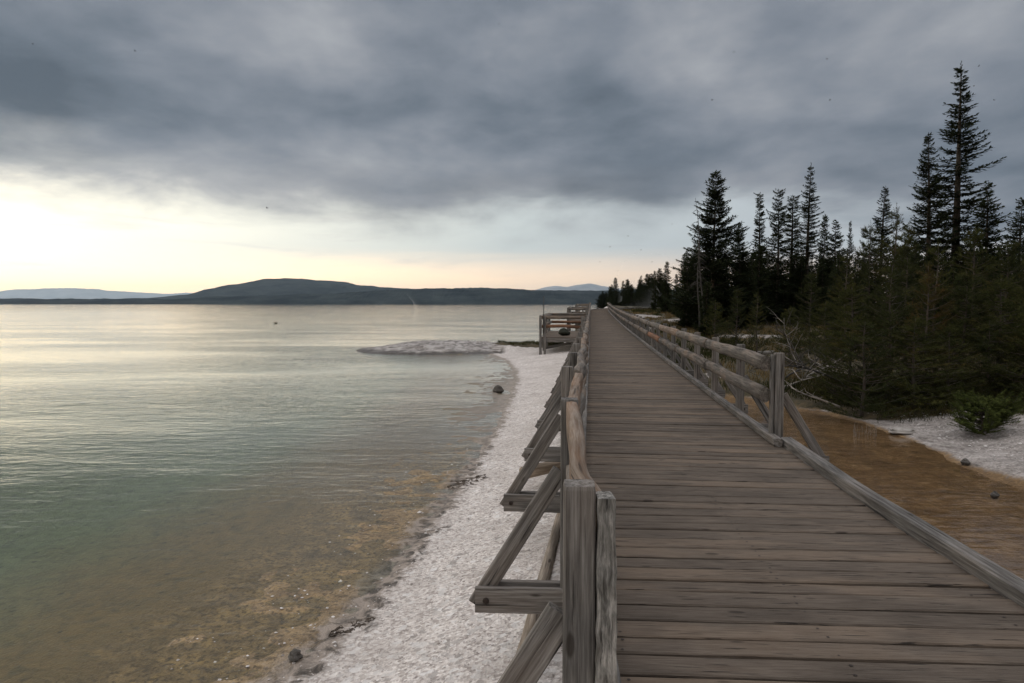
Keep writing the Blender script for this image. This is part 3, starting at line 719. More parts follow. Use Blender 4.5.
def conifer(name, label, H, Rr, seed, mat, bare=.06, gap=.24, nb=6, droop=.28, prof=.85, clump=0., tw=1.0, lift=.22, top_r=.10, upt=.2):
    rn = random.Random(seed); root = thing(name, label, 'tree')
    t = MB(); k = 10; lx, ly = rn.uniform(-.012, .012), rn.uniform(-.012, .012)
    t.sweep([V((lx * H * (j / k) ** 2, ly * H * (j / k) ** 2, -.25 + (H * .985 + .25) * j / k)) for j in range(k + 1)], circ(.0135 * H + .02, 8), up=(0, 1, 0), scale=[1 - .95 * j / k for j in range(k + 1)], smooth=True, tone=.5, rng=rn)
    t.build('trunk', M['bark'], root)
    m = MB(); z = bare * H
    sect = [[rn.uniform(.6, 1.2) for _ in range(9)] for _ in range(7)]; hole = [max(0, rn.uniform(-.12, .30)) for _ in range(60)]
    while z < H * .985:
        tt = (z / H - bare) / (1 - bare)
        cl = 1 + clump * math.sin(z * 2.6 + seed) if clump else 1
        for b in range(nb if tt < .85 else max(3, nb - 2)):
            az = rn.random() * 6.283; sec = sect[min(6, int(tt * 7))][int(az / 6.2832 * 8.99)]
            if rn.random() < hole[int(tt * 40) % 60]: continue
            L = (Rr * max(0, 1 - tt) ** prof * min(1, .45 + 3.2 * tt) * cl * sec + top_r) * rn.uniform(.5, 1.2)
            if rn.random() < .07: L *= 1.3
            zz = z + rn.uniform(-.5, .5) * gap
            d0 = V((math.cos(az), math.sin(az), 0)); sd = V((-math.sin(az), math.cos(az), 0))
            dr = droop * (1 - .9 * tt) * rn.uniform(.6, 1.3); base = V((lx * H * (zz / H) ** 2, ly * H * (zz / H) ** 2, zz))
            up_t = upt * tt
            def sp(u): return base + d0 * (L * u) + V((0, 0, L * (-dr * math.sin(u * 2.2) + lift * u * u + up_t * u)))
            nst = max(3, int(L / .085)); 
            m.sweep([sp(0), sp(.5), sp(1)], circ(.011 + .006 * L, 3), scale=[1, .7, .2], mi=1, rng=rn, cap=False)
            for q in range(nst):
                u = .12 + .88 * (q + rn.random() * .6) / nst; u = min(u, 1)
                p = sp(u); fw = (sp(min(1, u + .06)) - sp(u - .06)).normalized()
                ll = (.14 * (1 - .5 * tt) + .27 * L * (1 - u)) * tw
                for sgn in (-1, 1):
                    dd = (fw * rn.uniform(.5, .9) + sd * (sgn * rn.uniform(.5, .95)) + V((0, 0, rn.uniform(-.30, .12)))).normalized()
                    tn = rn.random()
                    nk = 1 + int(ll / .13)
                    for w_ in range(nk):
                        kite(m, p + dd * (ll * w_ / nk), (dd + V((rn.uniform(-.45, .45), rn.uniform(-.45, .45), rn.uniform(-.35, .3)))).normalized(), V((rn.uniform(-.5, .5), rn.uniform(-.5, .5), 1)), (ll / nk) * 1.25 + .06, .085 * (1 - .35 * tt) * rn.uniform(.7, 1.3), tn)
                if rn.random() < .55:
                    kite(m, p, (fw + V((rn.uniform(-.4, .4), rn.uniform(-.4, .4), rn.uniform(.1, .6)))).normalized(), sd, .12 * tw + .05, .07, rn.random())
        z += gap * rn.uniform(.75, 1.3) * (1 - .45 * tt)
    for q in range(10):
        kite(m, V((lx * H, ly * H, H * (.955 + .045 * q / 10))), V((rn.uniform(-.5, .5), rn.uniform(-.5, .5), .9)).normalized(), V((1, 0, 0)), .16, .05, .3)
    m.build('crown', [mat, M['bark']], root)
    root['H'] = H; return root

def pine(name, label, H, Rr, seed, mat, bare=.03, gap=.26, nb=6, nl=.085, nw=.011, sub=5, dens=.030, prof=.75, rise=.35):
    rn = random.Random(seed); root = thing(name, label, 'tree')
    t = MB(); k = 8
    t.sweep([V((.02 * math.sin(j + seed) * H * .3, .02 * math.cos(j * 1.3 + seed) * H * .3, -.15 + (H * .97 + .15) * j / k)) for j in range(k + 1)], circ(.012 * H + .015, 8), up=(0, 1, 0), scale=[1 - .88 * j / k for j in range(k + 1)], smooth=True, rng=rn)
    t.build('trunk', M['bark'], root); m = MB()
    def brush(path, tone):
        for a, b in zip(path[:-1], path[1:]):
            L = (b - a).length; d = (b - a).normalized(); n = max(1, int(L / dens))
            o1 = d.orthogonal().normalized(); o2 = d.cross(o1)
            for i in range(n):
                p = a + (b - a) * ((i + rn.random()) / n)
                for _ in range(3):
                    an = rn.random() * 6.283; dd = (d * rn.uniform(.35, 1.) + (o1 * math.cos(an) + o2 * math.sin(an)) * rn.uniform(.6, 1.)).normalized()
                    l = nl * rn.uniform(.7, 1.2); w = dd.cross(d).normalized() * (nw * .5)
                    bq = len(m.v); m.v += [p - w, p + w, p + dd * l]; m.g += [(0, 0, 0)] * 3; m.tn += [min(1, max(0, tone + rn.uniform(-.3, .3)))] * 3
                    m.f.append((bq, bq + 1, bq + 2)); m.sm.append(False); m.mi.append(0)
    z = bare * H
    while z < H * .93:
        tt = z / H
        for b in range(nb):
            if rn.random() < .14: continue
            az = rn.random() * 6.283; L = (Rr * (1 - tt) ** prof * min(1, .8 + 1.5 * tt) + .10) * rn.uniform(.55, 1.2)
            d0 = V((math.cos(az), math.sin(az), 0)); r_ = rise * rn.uniform(.5, 1.4); zz = z + rn.uniform(-.06, .06)
            def sp(u): return V((0, 0, zz)) + d0 * (L * u) + V((0, 0, L * (r_ * u * u + .1 * u)))
            path = [sp(u / 5) for u in range(6)]
            m.sweep(path[::2] + [path[-1]], circ(.006 + .006 * L, 3), scale=[1, .8, .6, .3], mi=1, rng=rn, cap=False)
            tone = rn.uniform(.2, .8); brush(path[2:], tone)
            for q in range(sub):
                u = .3 + .65 * q / sub + rn.uniform(-.05, .05); p = sp(u); sgn = rn.choice((-1, 1))
                l = L * .55 * (1.1 - u) * rn.uniform(.7, 1.2) + .06
                dd = (d0 * rn.uniform(.5, 1) + V((-math.sin(az), math.cos(az), 0)) * (sgn * rn.uniform(.5, 1.)) + V((0, 0, rn.uniform(.1, .6)))).normalized()
                brush([p, p + dd * l * .5, p + dd * l + V((0, 0, .08 * l))], tone)
        z += gap * rn.uniform(.75, 1.25) * (1 - .3 * tt)
    brush([V((0, 0, H * .86)), V((0, 0, H * .93)), V((0.01, 0, H))], .7)
    for q in range(4):
        az = q * 1.57 + rn.random(); brush([V((0, 0, H * .9)), V((math.cos(az) * .10, math.sin(az) * .10, H * .97))], .6)
    m.build('crown', [mat, M['bark']], root); root['H'] = H; return root

protos = {
 'spruceA': conifer('spruce_tree', 'x', 15, 2.05, 1, M['spruce_dk'], gap=.30, nb=8, prof=.9, droop=.26, bare=.04, lift=.2),
 'spruceB': conifer('spruce_tree', 'x', 12, 1.55, 2, M['spruce_dk'], gap=.26, nb=8, prof=.88, droop=.42, lift=.34, bare=.03),
 'spruceC': conifer('spruce_tree', 'x', 9, 1.5, 3, M['spruce'], gap=.22, nb=9, prof=.8, droop=.2, bare=.02),
 'firD': conifer('fir_tree', 'x', 10, 2.5, 4, M['spruce_dk'], gap=.27, nb=10, prof=.80, droop=.06, lift=.18, tw=1.35, clump=.12, upt=.3, bare=.02),
 'poleE': conifer('lodgepole_tree', 'x', 11, .62, 5, M['spruce'], bare=.30, gap=.22, nb=8, prof=.30, droop=.12, clump=.28, tw=1.15),
 'poleF': conifer('lodgepole_tree', 'x', 10, .85, 6, M['spruce'], bare=.25, gap=.26, nb=8, prof=.38, droop=.05, clump=.36, tw=1.2),
 'spruceG': conifer('spruce_tree', 'x', 7, 1.25, 7, M['spruce'], gap=.20, nb=9, prof=.9, bare=.01),
 'pineA': pine('young_pine', 'x', 3.6, 1.3, 11, M['pine_dk'], nb=8, bare=.01),
 'pineB': pine('young_pine', 'x', 3.0, 1.2, 12, M['pine'], gap=.20, nb=8, bare=.01, rise=.25),
 'pineC': pine('young_pine', 'x', 4.2, 1.2, 13, M['pine'], gap=.27, nb=7, prof=.85, rise=.45),
 'pineR': pine('young_pine', 'x', 3.4, 1.0, 14, M['pine_rust'], gap=.28),
}
used = set()
def tree(kind, px, topy, d, label, group='conifers on the inland side', wid=1., hscale=None, rot=None, rn=random.Random(77)):
    p = protos[kind]; x = (px - 512) / F * d; z = gz(x, d) - .05
    H = (304 - topy) / F * d + CAM_Z - z; sc = H / p['H']
    if hscale: sc = hscale; 
    o = p if kind not in used else None
    w = sc * wid
    rz = rn.random() * 6.28 if rot is None else rot
    if o is None: return dup(p, (x, d, z), rz, (w, w, sc), label, group)
    used.add(kind); o.location = (x, d, z); o.rotation_euler = (0, 0, rz); o.scale = (w, w, sc); o['label'] = label; o['group'] = group; return o

tree('spruceA', 953, 66, 40, 'tallest spruce of all, rising at the right with a thin pointed top', wid=1.35)
tree('spruceB', 927, 136, 38, 'tall narrow spruce with drooping sides, just left of the tallest spruce', wid=1.3)
tree('firD', 712, 173, 42, 'broad dense fir, tallest tree at the lake end of the near grove', wid=1.1)
tree('firD', 739, 224, 44, 'shorter bushy fir touching the right flank of the broad dense fir', wid=.9)
tree('poleE', 758, 194, 50, 'thin columnar pine with a bare lower trunk, standing alone right of the broad fir')
tree('poleF', 777, 191, 50, 'ragged columnar pine, left one of the close pair before the pointed spruce')
tree('poleE', 790, 197, 51, 'dense columnar pine, right one of the close pair beside the pointed spruce', wid=1.5)
tree('spruceA', 805, 165, 47, 'pointed slender spruce in the middle of the grove beside the columnar pair', wid=1.2)
tree('spruceG', 822, 216, 56, 'small thin spruce top just right of the pointed slender spruce', wid=.8)
tree('spruceC', 833, 221, 50, 'mid height spruce between the pointed spruce and the thin lone one', wid=1.15)
tree('spruceB', 848, 222, 54, 'thin lone spruce seen against the sky in the gap of the grove', wid=.75)
tree('spruceB', 878, 188, 37, 'dark spruce left of the two tall right hand spruces, behind olive pines', wid=1.35)
tree('pineC', 893, 204, 29, 'olive pine with upswept shoots in front of the dark spruce', wid=.75)
tree('pineB', 906, 224, 30, 'smaller olive pine with a tufted top right of the upswept one', wid=.6)
tree('pineA', 868, 222, 28, 'olive pine leaning on the left side of the dark spruce', wid=.65)
tree('spruceC', 984, 184, 37, 'dark spruce with a stout right side, immediately right of the tallest spruce', wid=1.35)
tree('spruceC', 1016, 199, 34, 'dark spruce at the right edge of the grove', wid=1.3)
tree('spruceB', 1045, 150, 36, 'tall spruce beyond the right edge of the grove', wid=1.3)
tree('spruceG', 666, 262, 78, 'dark pointed spruce standing apart toward the steaming ground', wid=1.1)
tree('spruceG', 654, 271, 92, 'small spruce left of the dark pointed one by the steam', wid=.8)
tree('spruceC', 685, 262, 68, 'dark spruce between the pointed one and the bare snag', wid=1.0)
tree('spruceC', 697, 268, 58, 'short dark spruce at the foot of the bare snag', wid=.9)
tree('spruceG', 676, 274, 72, 'low dark spruce filling the gap by the pointed one', wid=1.1)
tree('spruceG', 706, 282, 36, 'low dark spruce whose skirts touch the ground at the foot of the broad fir', wid=1.5)
# young pines along the runoff
yp = [('pineA', 890, 262, 15.0, 'olive young pine, bushy, in the middle of the thicket behind the runoff', .95),
 ('pineC', 935, 238, 16.0, 'tall olive young pine below the drooping spruce', .9),
 ('pineR', 927, 262, 15.4, 'young pine with rusty brown needles in the thicket', .9),
 ('pineB', 852, 283, 15.6, 'small olive pine at the left end of the thicket above the dead branches', 1.0),
 ('pineA', 965, 268, 15.6, 'olive young pine behind the pale bank', 1.0),
 ('pineB', 1000, 275, 15.2, 'olive young pine at the right end of the thicket', 1.1),
 ('pineC', 1030, 250, 15.6, 'tall young pine half cut by the right edge of the picture', 1.0),
 ('pineB', 915, 315, 14.4, 'low dense pine at the front of the thicket by the water', 1.35),
 ('pineA', 865, 318, 14.2, 'low spreading pine leaning over the left front of the thicket', 1.3),
 ('pineB', 950, 322, 14.6, 'low pine on the bank behind the green shrub', 1.2),
 ('pineA', 990, 318, 14.8, 'dense low pine behind the bank at the right', 1.2),
 ('pineB', 825, 300, 19.5, 'young pine behind the dead branches', 1.0),
 ('pineC', 757, 290, 24, 'thin young pine beyond the railing, left of the dead branches', .8),
 ('pineA', 737, 287, 27, 'grey green young pine beyond the railing near the broad fir', .7),
 ('pineB', 715, 300, 26, 'small young pine just beyond the railing', 1.0),
 ('pineB', 790, 306, 22, 'low young pine beyond the last railing posts', 1.1),
 ('pineA', 810, 270, 26, 'young pine standing in the clearing before the grove', .8),
 ('pineC', 845, 250, 24, 'tall slim young pine between clearing and thicket', .8),
 ('pineA', 905, 240, 21, 'young pine in the second row of the thicket', .8),
 ('pineB', 972, 225, 24, 'young pine in the second row below the tallest spruce', .7),
 ('pineA', 1005, 238, 22, 'young pine in the second row at the right', .8),
 ('pineB', 1035, 300, 14.2, 'low pine at the right edge of the picture', 1.2)]
for k, px, ty, d, lb, w in yp: tree(k, px, ty, d, lb, 'young pines along the runoff', w)
# filling rows behind: nothing tells these apart
rf = random.Random(99)
for i in range(84):
    px = rf.uniform(690, 1075); d = rf.uniform(50, 88)
    tree(rf.choice(('spruceC', 'spruceG', 'spruceB', 'spruceG', 'poleF')), px, rf.uniform(252, 282) - (10 if px > 860 else 0), d, 'dark conifer in the back rows of the grove', 'conifers in the back rows of the grove', rf.uniform(.8, 1.3), rn=rf)
for i in range(30):
    px = rf.uniform(835, 1060); d = rf.uniform(24, 36)
    tree(rf.choice(('spruceC', 'spruceG')), px, rf.uniform(240, 275), d, 'dark conifer in the shade behind the thicket', 'conifers behind the thicket', rf.uniform(.9, 1.25), rn=rf)
for i in range(30):
    px = rf.uniform(680, 765); d = rf.uniform(44, 56)
    tree(rf.choice(('spruceC', 'spruceG')), px, rf.uniform(245, 285), d, 'dark conifer crowding round the broad fir', 'conifers round the broad fir', rf.uniform(.9, 1.25), rn=rf)
for i in range(34):
    f = i / 33; d = 330 - 230 * f ** .8 + rf.uniform(-8, 8); px = 603 + 60 * f + rf.uniform(-3, 3)
    ty = 291 - 17 * f ** 1.5 + rf.uniform(-8, 8)
    ty += 5 * max(0, 1 - i / 6)
    if 5 < i < 9: ty -= 6
    tree(rf.choice(('spruceC', 'spruceG', 'firD', 'firD')), px, ty, d, 'distant conifer on the point where the boardwalk leads', 'distant conifers on the point', rf.uniform(1.2, 2.3), rn=rf)

for i in range(30):
    px = rf.uniform(745, 875); d = rf.uniform(46, 60)
    tree(rf.choice(('spruceC', 'spruceG', 'firD')), px, rf.uniform(246, 280), d, 'dark conifer filling the grove under the columnar pines', 'conifers under the columnar pines', rf.uniform(.9, 1.3), rn=rf)
# dead snag ---------------------------------------------------------
def snag(label, base_px, base_py_y, top, d, lean, H, seed):
    rn = random.Random(seed); x = (base_px - 512) / F * d; z = gz(x, d); root = thing('dead_tree', label, 'dead tree', (x, d, z))
    Ht = (304 - top) / F * d + CAM_Z - z
    pts = [V((x + lean * (j / 10) ** 1.2 * Ht + .05 * math.sin(j), d, z - .2 + (Ht + .2) * j / 10)) for j in range(11)]
    m = MB(); m.sweep(pts, circ(.06, 8), up=(0, 1, 0), scale=[1 - .85 * j / 10 for j in range(11)], smooth=True); m.build('trunk', M['snag'], root)
    for k in range(34):
        f = rn.uniform(.35, .97); j = f * 10; p = pts[int(j)].lerp(pts[min(10, int(j) + 1)], j - int(j)); a = rn.random() * 6.28; L = rn.uniform(.35, 1.05) * (1.25 - f)
        e = p + V((math.cos(a) * L, math.sin(a) * L, -L * rn.uniform(.2, .7))); mm = p.lerp(e, .5) + V((0, 0, .10 * L))
        b = MB(); b.sweep([p, mm, e], circ(.018, 4), scale=[1, .7, .3]); b.build('branch', M['snag'], root)
snag('bare dead snag with short drooping twigs beside the broad dense fir', 699, 0, 226, 39, -.03, 1, 3)
snag('taller thin leaning bare snag close to the broad dense fir', 704, 0, 199, 39.6, -.075, 1, 4)

# dead branches at the end of the runoff ------------------------------
def branchy(name, label, origin, dirv, L, r, seed, forks=9, mat='twig', sag=.12):
    rn = random.Random(seed); m = MB()
    def grow(p, d, L, r, lvl):
        pts = [p]; q = p.copy(); dd = d.copy()
        for k in range(5):
            dd = (dd + V((rn.uniform(-.22, .22), rn.uniform(-.22, .22), rn.uniform(-.2, .14)))).normalized(); q = q + dd * (L / 5)
            g = gz(q.x, q.y) + .012
            if q.z < g: q.z = g
            pts.append(q.copy())
        m.sweep(pts, circ(r, 6 if lvl == 0 else 4), scale=[1 - .8 * k / 5 for k in range(6)], smooth=True, rng=rn, tone=rn.uniform(.3, .9))
        if lvl < 2:
            for k in range(forks if lvl == 0 else 3):
                f = rn.uniform(.15, .98) * 5; i = int(f); b = pts[i].lerp(pts[min(5, i + 1)], f - i)
                nd = (d * rn.uniform(.2, .9) + V((rn.uniform(-1, 1), rn.uniform(-1, 1), rn.uniform(-.3, .75)))).normalized()
                grow(b, nd, L * rn.uniform(.25, .5), r * .45, lvl + 1)
    grow(V(origin), V(dirv).normalized(), L, r, 0)
    return tag(m.build(name, M[mat]), label, 'branch', 'dead branches at the end of the runoff')
def gp(px, py, z=-.55, up=.05):
    p = at_z(px, py, z); p.z = gz(p.x, p.y) + up; return p
p = gp(770, 392); branchy('fallen_branch', 'long pale dead branch lying left to right at the edge of the brown runoff', p, (1, .25, .12), 2.3, .045, 5, 12)
p = gp(840, 404); branchy('fallen_branch', 'white forked branch with its tip dipping into the brown runoff', p, (-.75, .45, .3), 1.1, .03, 6, 6)
p = gp(842, 392); branchy('fallen_branch', 'dark brushy dead branch heaped above the pale one', p, (-.8, .5, .45), 2.2, .035, 7, 14, 'snag')
p = gp(815, 385); branchy('fallen_branch', 'upright twiggy dead branch at the back of the heap', p, (-.3, .4, .8), 1.6, .028, 8, 14, 'snag')
p = gp(783, 388); branchy('fallen_branch', 'tangled dead branch at the left end of the heap by the last post', p, (.5, .5, .35), 1.7, .03, 9, 14, 'snag')
p = gp(800, 380); branchy('fallen_branch', 'thin bare sapling leaning out of the heap', p, (-.25, .25, .9), 1.7, .02, 10, 6)
p1, p2 = at_y(737, 333, 24), at_y(774, 332, 24.5)
log('fallen_log', [V((p1.x, p1.y, gz(p1.x, p1.y) + .22)), V(((p1.x + p2.x) / 2, 24.2, gz((p1.x + p2.x) / 2, 24.2) + .2)), V((p2.x, p2.y, gz(p2.x, p2.y) + .2))], .09, M['twig'], 'pale fallen log in the clearing beyond the railing', seed=9)
stone(762, 322, -.0, (.9, .6, .42), 'pale boulder in the clearing under the columnar pines', 'palerock', 'boulder', seed=21)
stone(715, 380, -.55, (.15, .10, .16), 'white stone seen between the posts of the inland railing', 'palerock', seed=22)
stone(905, 400, -.45, (.09, .07, .06), 'small white stone at the foot of the thicket', 'palerock', seed=23)
stone(927, 396, -.45, (.10, .07, .06), 'white stone at the foot of the thicket above the flat slab', 'palerock', seed=24)

# green shrub on the bank
p = at_z(982, 431, -.62); sroot = pine('shrub', 'x', .62, .50, 31, M['shrub'], bare=.02, gap=.06, nb=8, nl=.05, nw=.010, sub=7, dens=.010, prof=.35, rise=.75)
sroot.location = (p.x, p.y, gz(p.x, p.y)); sroot['label'] = 'small bright green pine shrub growing on the pale bank'; sroot['category'] = 'shrub'; sroot.scale = (1.15, 1.15, 1)
del sroot['H']
sroot.scale = (1.0, 1.0, .85)

# dry grass and low brush under the trees (stuff)
rg = random.Random(41); mg = MB(); mbk = MB()
def blades(m, x, y, z, n, h, spread):
    for _ in range(n):
        a = rg.random() * 6.28; bx, by = x + rg.gauss(0, spread), y + rg.gauss(0, spread); l = h * rg.uniform(.5, 1.2)
        tip = V((bx + math.cos(a) * l * .5, by + math.sin(a) * l * .5, z + l)); w = max(.006, y * .00045)
        m.poly([(bx - w, by, z - .02), (bx + w, by, z - .02), tuple(tip)], tone=rg.random())
for i in range(2600):
    y = 17.5 + 95 * rg.random() ** 1.3; u = 1.6 + rg.random() ** 1.2 * (10 + y * .35); x = float(cx_at(y)) + u
    z, s_, po, fo, sp_, si, _ = [float(v[0]) for v in terrain(np.array([x]), np.array([y]), True)]
    if si > .45 or po > .3: continue
    if vnoise(np.array([x * .25]), np.array([y * .25]), 5)[0] > .45: blades(mg, x, y, z, 14, .24, .16)
    else: blades(mbk, x, y, z, 20, .34, .22)
for i in range(900):
    y = rg.uniform(12.6, 17.5) if i % 5 else rg.uniform(10, 13); bx = float(np.interp(y, [b[0] for b in _bk], [b[1] for b in _bk])); x = bx + (rg.uniform(.3, 8) if y > 13.5 else rg.uniform(2.4, 6)) 
    blades(mbk, x, y, gz(x, y), 22, .3, .2)
for i in range(60):
    x, y = rg.uniform(-.8, 3.2), rg.uniform(38.2, 40.4); blades(mbk, x, y, gz(x, y), 14, .12, .15)
tag(mg.build('dry_grass', M['grass']), 'dry brown grass on the open ground beyond the inland railing', 'grass', kind='stuff')
tag(mbk.build('undergrowth', M['brush']), 'dark low undergrowth beneath the young pines', 'undergrowth', kind='stuff')
# a few stalks standing in the runoff
ms = MB()
for i in range(26):
    q = at_z(863 + rg.uniform(-10, 14), 437 + rg.uniform(-6, 6), -.76); h = rg.uniform(.1, .25)
    ms.sweep([q, q + V((rg.uniform(-.03, .03), 0, h * .6)), q + V((rg.uniform(-.08, .08), 0, h))], circ(.003, 3), scale=[1, .8, .4])
tag(ms.build('reed_tuft', M['twig']), 'sparse pale stalks standing in the brown runoff', 'reeds')

# ------------------------------------------------------------------ far shore
def ridge(name, label, prof, d, depth, mat, jag=0., step=2.0, seed=1, kind='structure'):
    pxs = np.arange(prof[0][0], prof[-1][0] + .1, step)
    top = np.interp(pxs, [p[0] for p in prof], [p[1] for p in prof])
    hs = np.maximum((304 - top) / F * d + CAM_Z - ZW, .5)
    hs = hs + jag * d / F * (fbm(pxs * .06, pxs * 0, seed) * 1.2 + (vnoise(pxs * .9, pxs * 0, seed + 5) - .5) * .55)
    hs = np.maximum(hs, .2); rows = 9; me = bpy.data.meshes.new(name); vs = []; fs = []
    for r in range(rows):
        f = r / (rows - 1); yy = d + (f - .5) * depth; e = math.sin(math.pi * f) ** .8 if 0 < f < 1 else 0
        for i, p in enumerate(pxs):
            x = (p - 512) / F * d * (1 + 0 * f) + float(fbm(np.array([p * .05]), np.array([f * 3]), seed + 9)[0]) * depth * .06
            wob = 1 if r == rows // 2 else (.86 + .14 * float(vnoise(np.array([p * .07]), np.array([r * 1.7]), seed)[0]))
            vs.append((x, yy, ZW - .4 + hs[i] * e * wob))
    n = len(pxs)
    for r in range(rows - 1):
        for i in range(n - 1): fs.append((r * n + i, r * n + i + 1, (r + 1) * n + i + 1, (r + 1) * n + i))
    me.from_pydata(vs, [], fs); me.materials.append(mat); o = bpy.data.objects.new(name, me); C.objects.link(o); tag(o, kind=kind); return o
ridge('far_shore', '', [(-200, 298.5), (0, 298.3), (100, 299), (180, 298.6), (260, 295), (330, 293.5), (380, 291), (430, 288.3), (480, 287.6), (530, 290), (600, 290.5), (660, 290), (760, 291)], 7000, 1500, M['forest_far'], .9, 1.0, 3)
ridge('hills', '', [(150, 302), (185, 297), (215, 292.5), (235, 286.5), (250, 281.5), (265, 279), (285, 278.3), (305, 278.8), (330, 281), (360, 284.5), (400, 288), (450, 291), (520, 292), (620, 293)], 12500, 4500, M['forest_far'], .4, 1.0, 5)
ridge('mountains', '', [(-55, 290.5), (0, 291), (20, 289.5), (45, 288.5), (70, 288), (95, 289), (110, 290.5), (135, 292), (165, 294), (188, 292.5), (215, 298)], 62000, 9000, M['mountain'], .5, 2., 8)
ridge('mountains', '', [(528, 292), (545, 288), (556, 285.8), (565, 287), (575, 285), (585, 283.6), (597, 285.5), (615, 288), (660, 291)], 34000, 6000, M['mountain'], .25, 1.5, 9)

# ------------------------------------------------------------------ steam
def steam(px, py0, py1, d, w, dens, label, seed):
    x = (px - 512) / F * d; z0 = max(gz(x, d), ZW) + .02; z1 = (304 - py1) / F * d + CAM_Z; rn = random.Random(seed); m = MB()
    pts = [V((x + .2 * w * math.sin(k * .9 + seed) + .25 * w * k / 7, d, z0 + (z1 - z0) * k / 7)) for k in range(8)]
    m.sweep(pts, circ(w / 2, 14), up=(0, 1, 0), scale=[.35, .6, .8, .95, 1.05, 1.0, .8, .3], smooth=True)
    mt, t, out = new_mat('steam'); o = t.node('ShaderNodeTexCoord').outputs['Object']
    g = t.node('ShaderNodeTexCoord').outputs['Generated']; sp = t.node('ShaderNodeSeparateXYZ'); t.put(sp.inputs[0], g)
    dx_ = t.math('SUBTRACT', sp.outputs[0], .5); dy_ = t.math('SUBTRACT', sp.outputs[1], .5); rx = t.math('SQRT', t.math('ADD', t.math('MULTIPLY', dx_, dx_), t.math('MULTIPLY', dy_, dy_)))
    fall = t.math('MULTIPLY', t.rng(rx, .0, .40, 1., 0.), t.rng(sp.outputs[2], .1, .95, 1., 0.))
    n = t.math('MULTIPLY', t.rng(t.noise(o, 2.0 / w, 3, .5, .3), .25, .75, .25, 1.), fall)
    v = t.node('ShaderNodeVolumePrincipled'); v.inputs['Color'].default_value = (.92, .93, .95, 1)
    t.put(v.inputs['Density'], t.math('MULTIPLY', n, dens)); t.l.new(v.outputs[0], out.inputs['Volume'])
    mt.cycles.volume_step_rate = .2
    tag(m.build('steam', mt), label, 'steam', kind='stuff')
steam(415, 302, 258, 320, 11, .16, 'faint wisp of steam rising from the open lake', 1)
steam(641, 300, 256, 100, 7, .5, 'pale steam drifting from the ground beside the far boardwalk', 2)
steam(622, 303, 283, 125, 6, .45, 'low steam near the end of the boardwalk', 5)

# ------------------------------------------------------------------ duck and midges
p = at_z(276, 323.5, ZW); m = MB()
droot = thing('duck', 'small dark duck floating far out on the lake', 'duck', p)
m.blob(p + V((0, 0, .06)), (.22, .12, .10), 1, rough=.05); m.sweep([p + V((-.16, 0, .08)), p + V((-.22, 0, .2)), p + V((-.26, 0, .23))], circ(.04, 8), smooth=True, up=(0, 1, 0)); m.blob(p + V((-.24, 0, .25)), (.06, .045, .045), 2, rough=.02)
m.build('body', M['duck'], droot)
mid = [(712, 100, 3.2), (827, 59, 3.0), (830, 100, 3.1), (979, 66, 2.8), (974, 86, 3.4), (994, 100, 3.2), (734, 52, 3.6), (135, 51, 3.0), (33, 44, 3.3), (267, 208, 2.6), (499, 24, 3.2), (628, 236, 4.2), (610, 247, 4.6), (652, 262, 4.4), (600, 262, 5), (672, 224, 4.2), (641, 250, 5), (618, 271, 5.0)]
m = MB(); m.blob((0, 0, 0), (.0034, .0014, .0013), 1, nu=8, nv=5, rough=.05); m.blob((.004, 0, .0003), (.0011, .0011, .0011), 2, nu=8, nv=5, rough=.05)
for sg in (-1, 1): m.poly([(.001, 0, .001), (-.001, sg * .004, .003), (-.003, sg * .0042, .0032), (-.002, sg * .0005, .0012)])
mo = m.build('midge', M['insect']); tag(mo, 'tiny dark midge hovering in the air above the boardwalk', 'insect', 'midges in the air')
for i, (px, py, d) in enumerate(mid):
    o = mo if i == 0 else mo.copy()
    if i: C.objects.link(o)
    o.location = at_y(px, py, d); o.rotation_euler = (random.uniform(-.5, .5), random.uniform(-.5, .5), random.uniform(0, 6))

# ------------------------------------------------------------------ air
me = bpy.data.meshes.new('haze'); X0, X1, Y0, Y1, Z0, Z1 = -71000, 71000, -3500, 71000, -4.6, 1900
me.from_pydata([(x, y, z) for z in (Z0, Z1) for y in (Y0, Y1) for x in (X0, X1)], [], [(0, 2, 3, 1), (4, 5, 7, 6), (0, 1, 5, 4), (2, 6, 7, 3), (0, 4, 6, 2), (1, 3, 7, 5)])
hz, t, out = new_mat('haze_air'); v = t.node('ShaderNodeVolumePrincipled'); v.inputs['Color'].default_value = (.66, .83, 1., 1); v.inputs['Density'].default_value = 1.6e-5
v.inputs['Anisotropy'].default_value = .4
t.l.new(v.outputs[0], out.inputs['Volume']); me.materials.append(hz); ho = bpy.data.objects.new('haze', me); C.objects.link(ho); tag(ho, kind='stuff', label='pale blue air between the lake and the far mountains', cat='haze')

# ------------------------------------------------------------------ sky
SUN_AZ, SUN_EL = R(-52), R(9)           # azimuth from +Y toward +X
W = bpy.data.worlds.new('World'); S.world = W; W.use_nodes = True; W.node_tree.nodes.clear(); t = NT(W.node_tree)
wo = t.node('ShaderNodeOutputWorld'); bg = t.node('ShaderNodeBackground')
D = t.node('ShaderNodeTexCoord').outputs['Generated']; sp = t.node('ShaderNodeSeparateXYZ'); t.put(sp.inputs[0], D); dx, dy, dz = sp.outputs
az = t.math('ARCTAN2', dx, dy); el = t.math('ARCSINE', dz)
sky = t.node('ShaderNodeTexSky', sky_type='NISHITA'); sky.sun_disc = False; sky.sun_elevation = SUN_EL; sky.sun_rotation = SUN_AZ; sky.air_density = 1.2; sky.dust_density = 2.5
nish = t.vec('SCALE', sky.outputs[0], scale=.06)
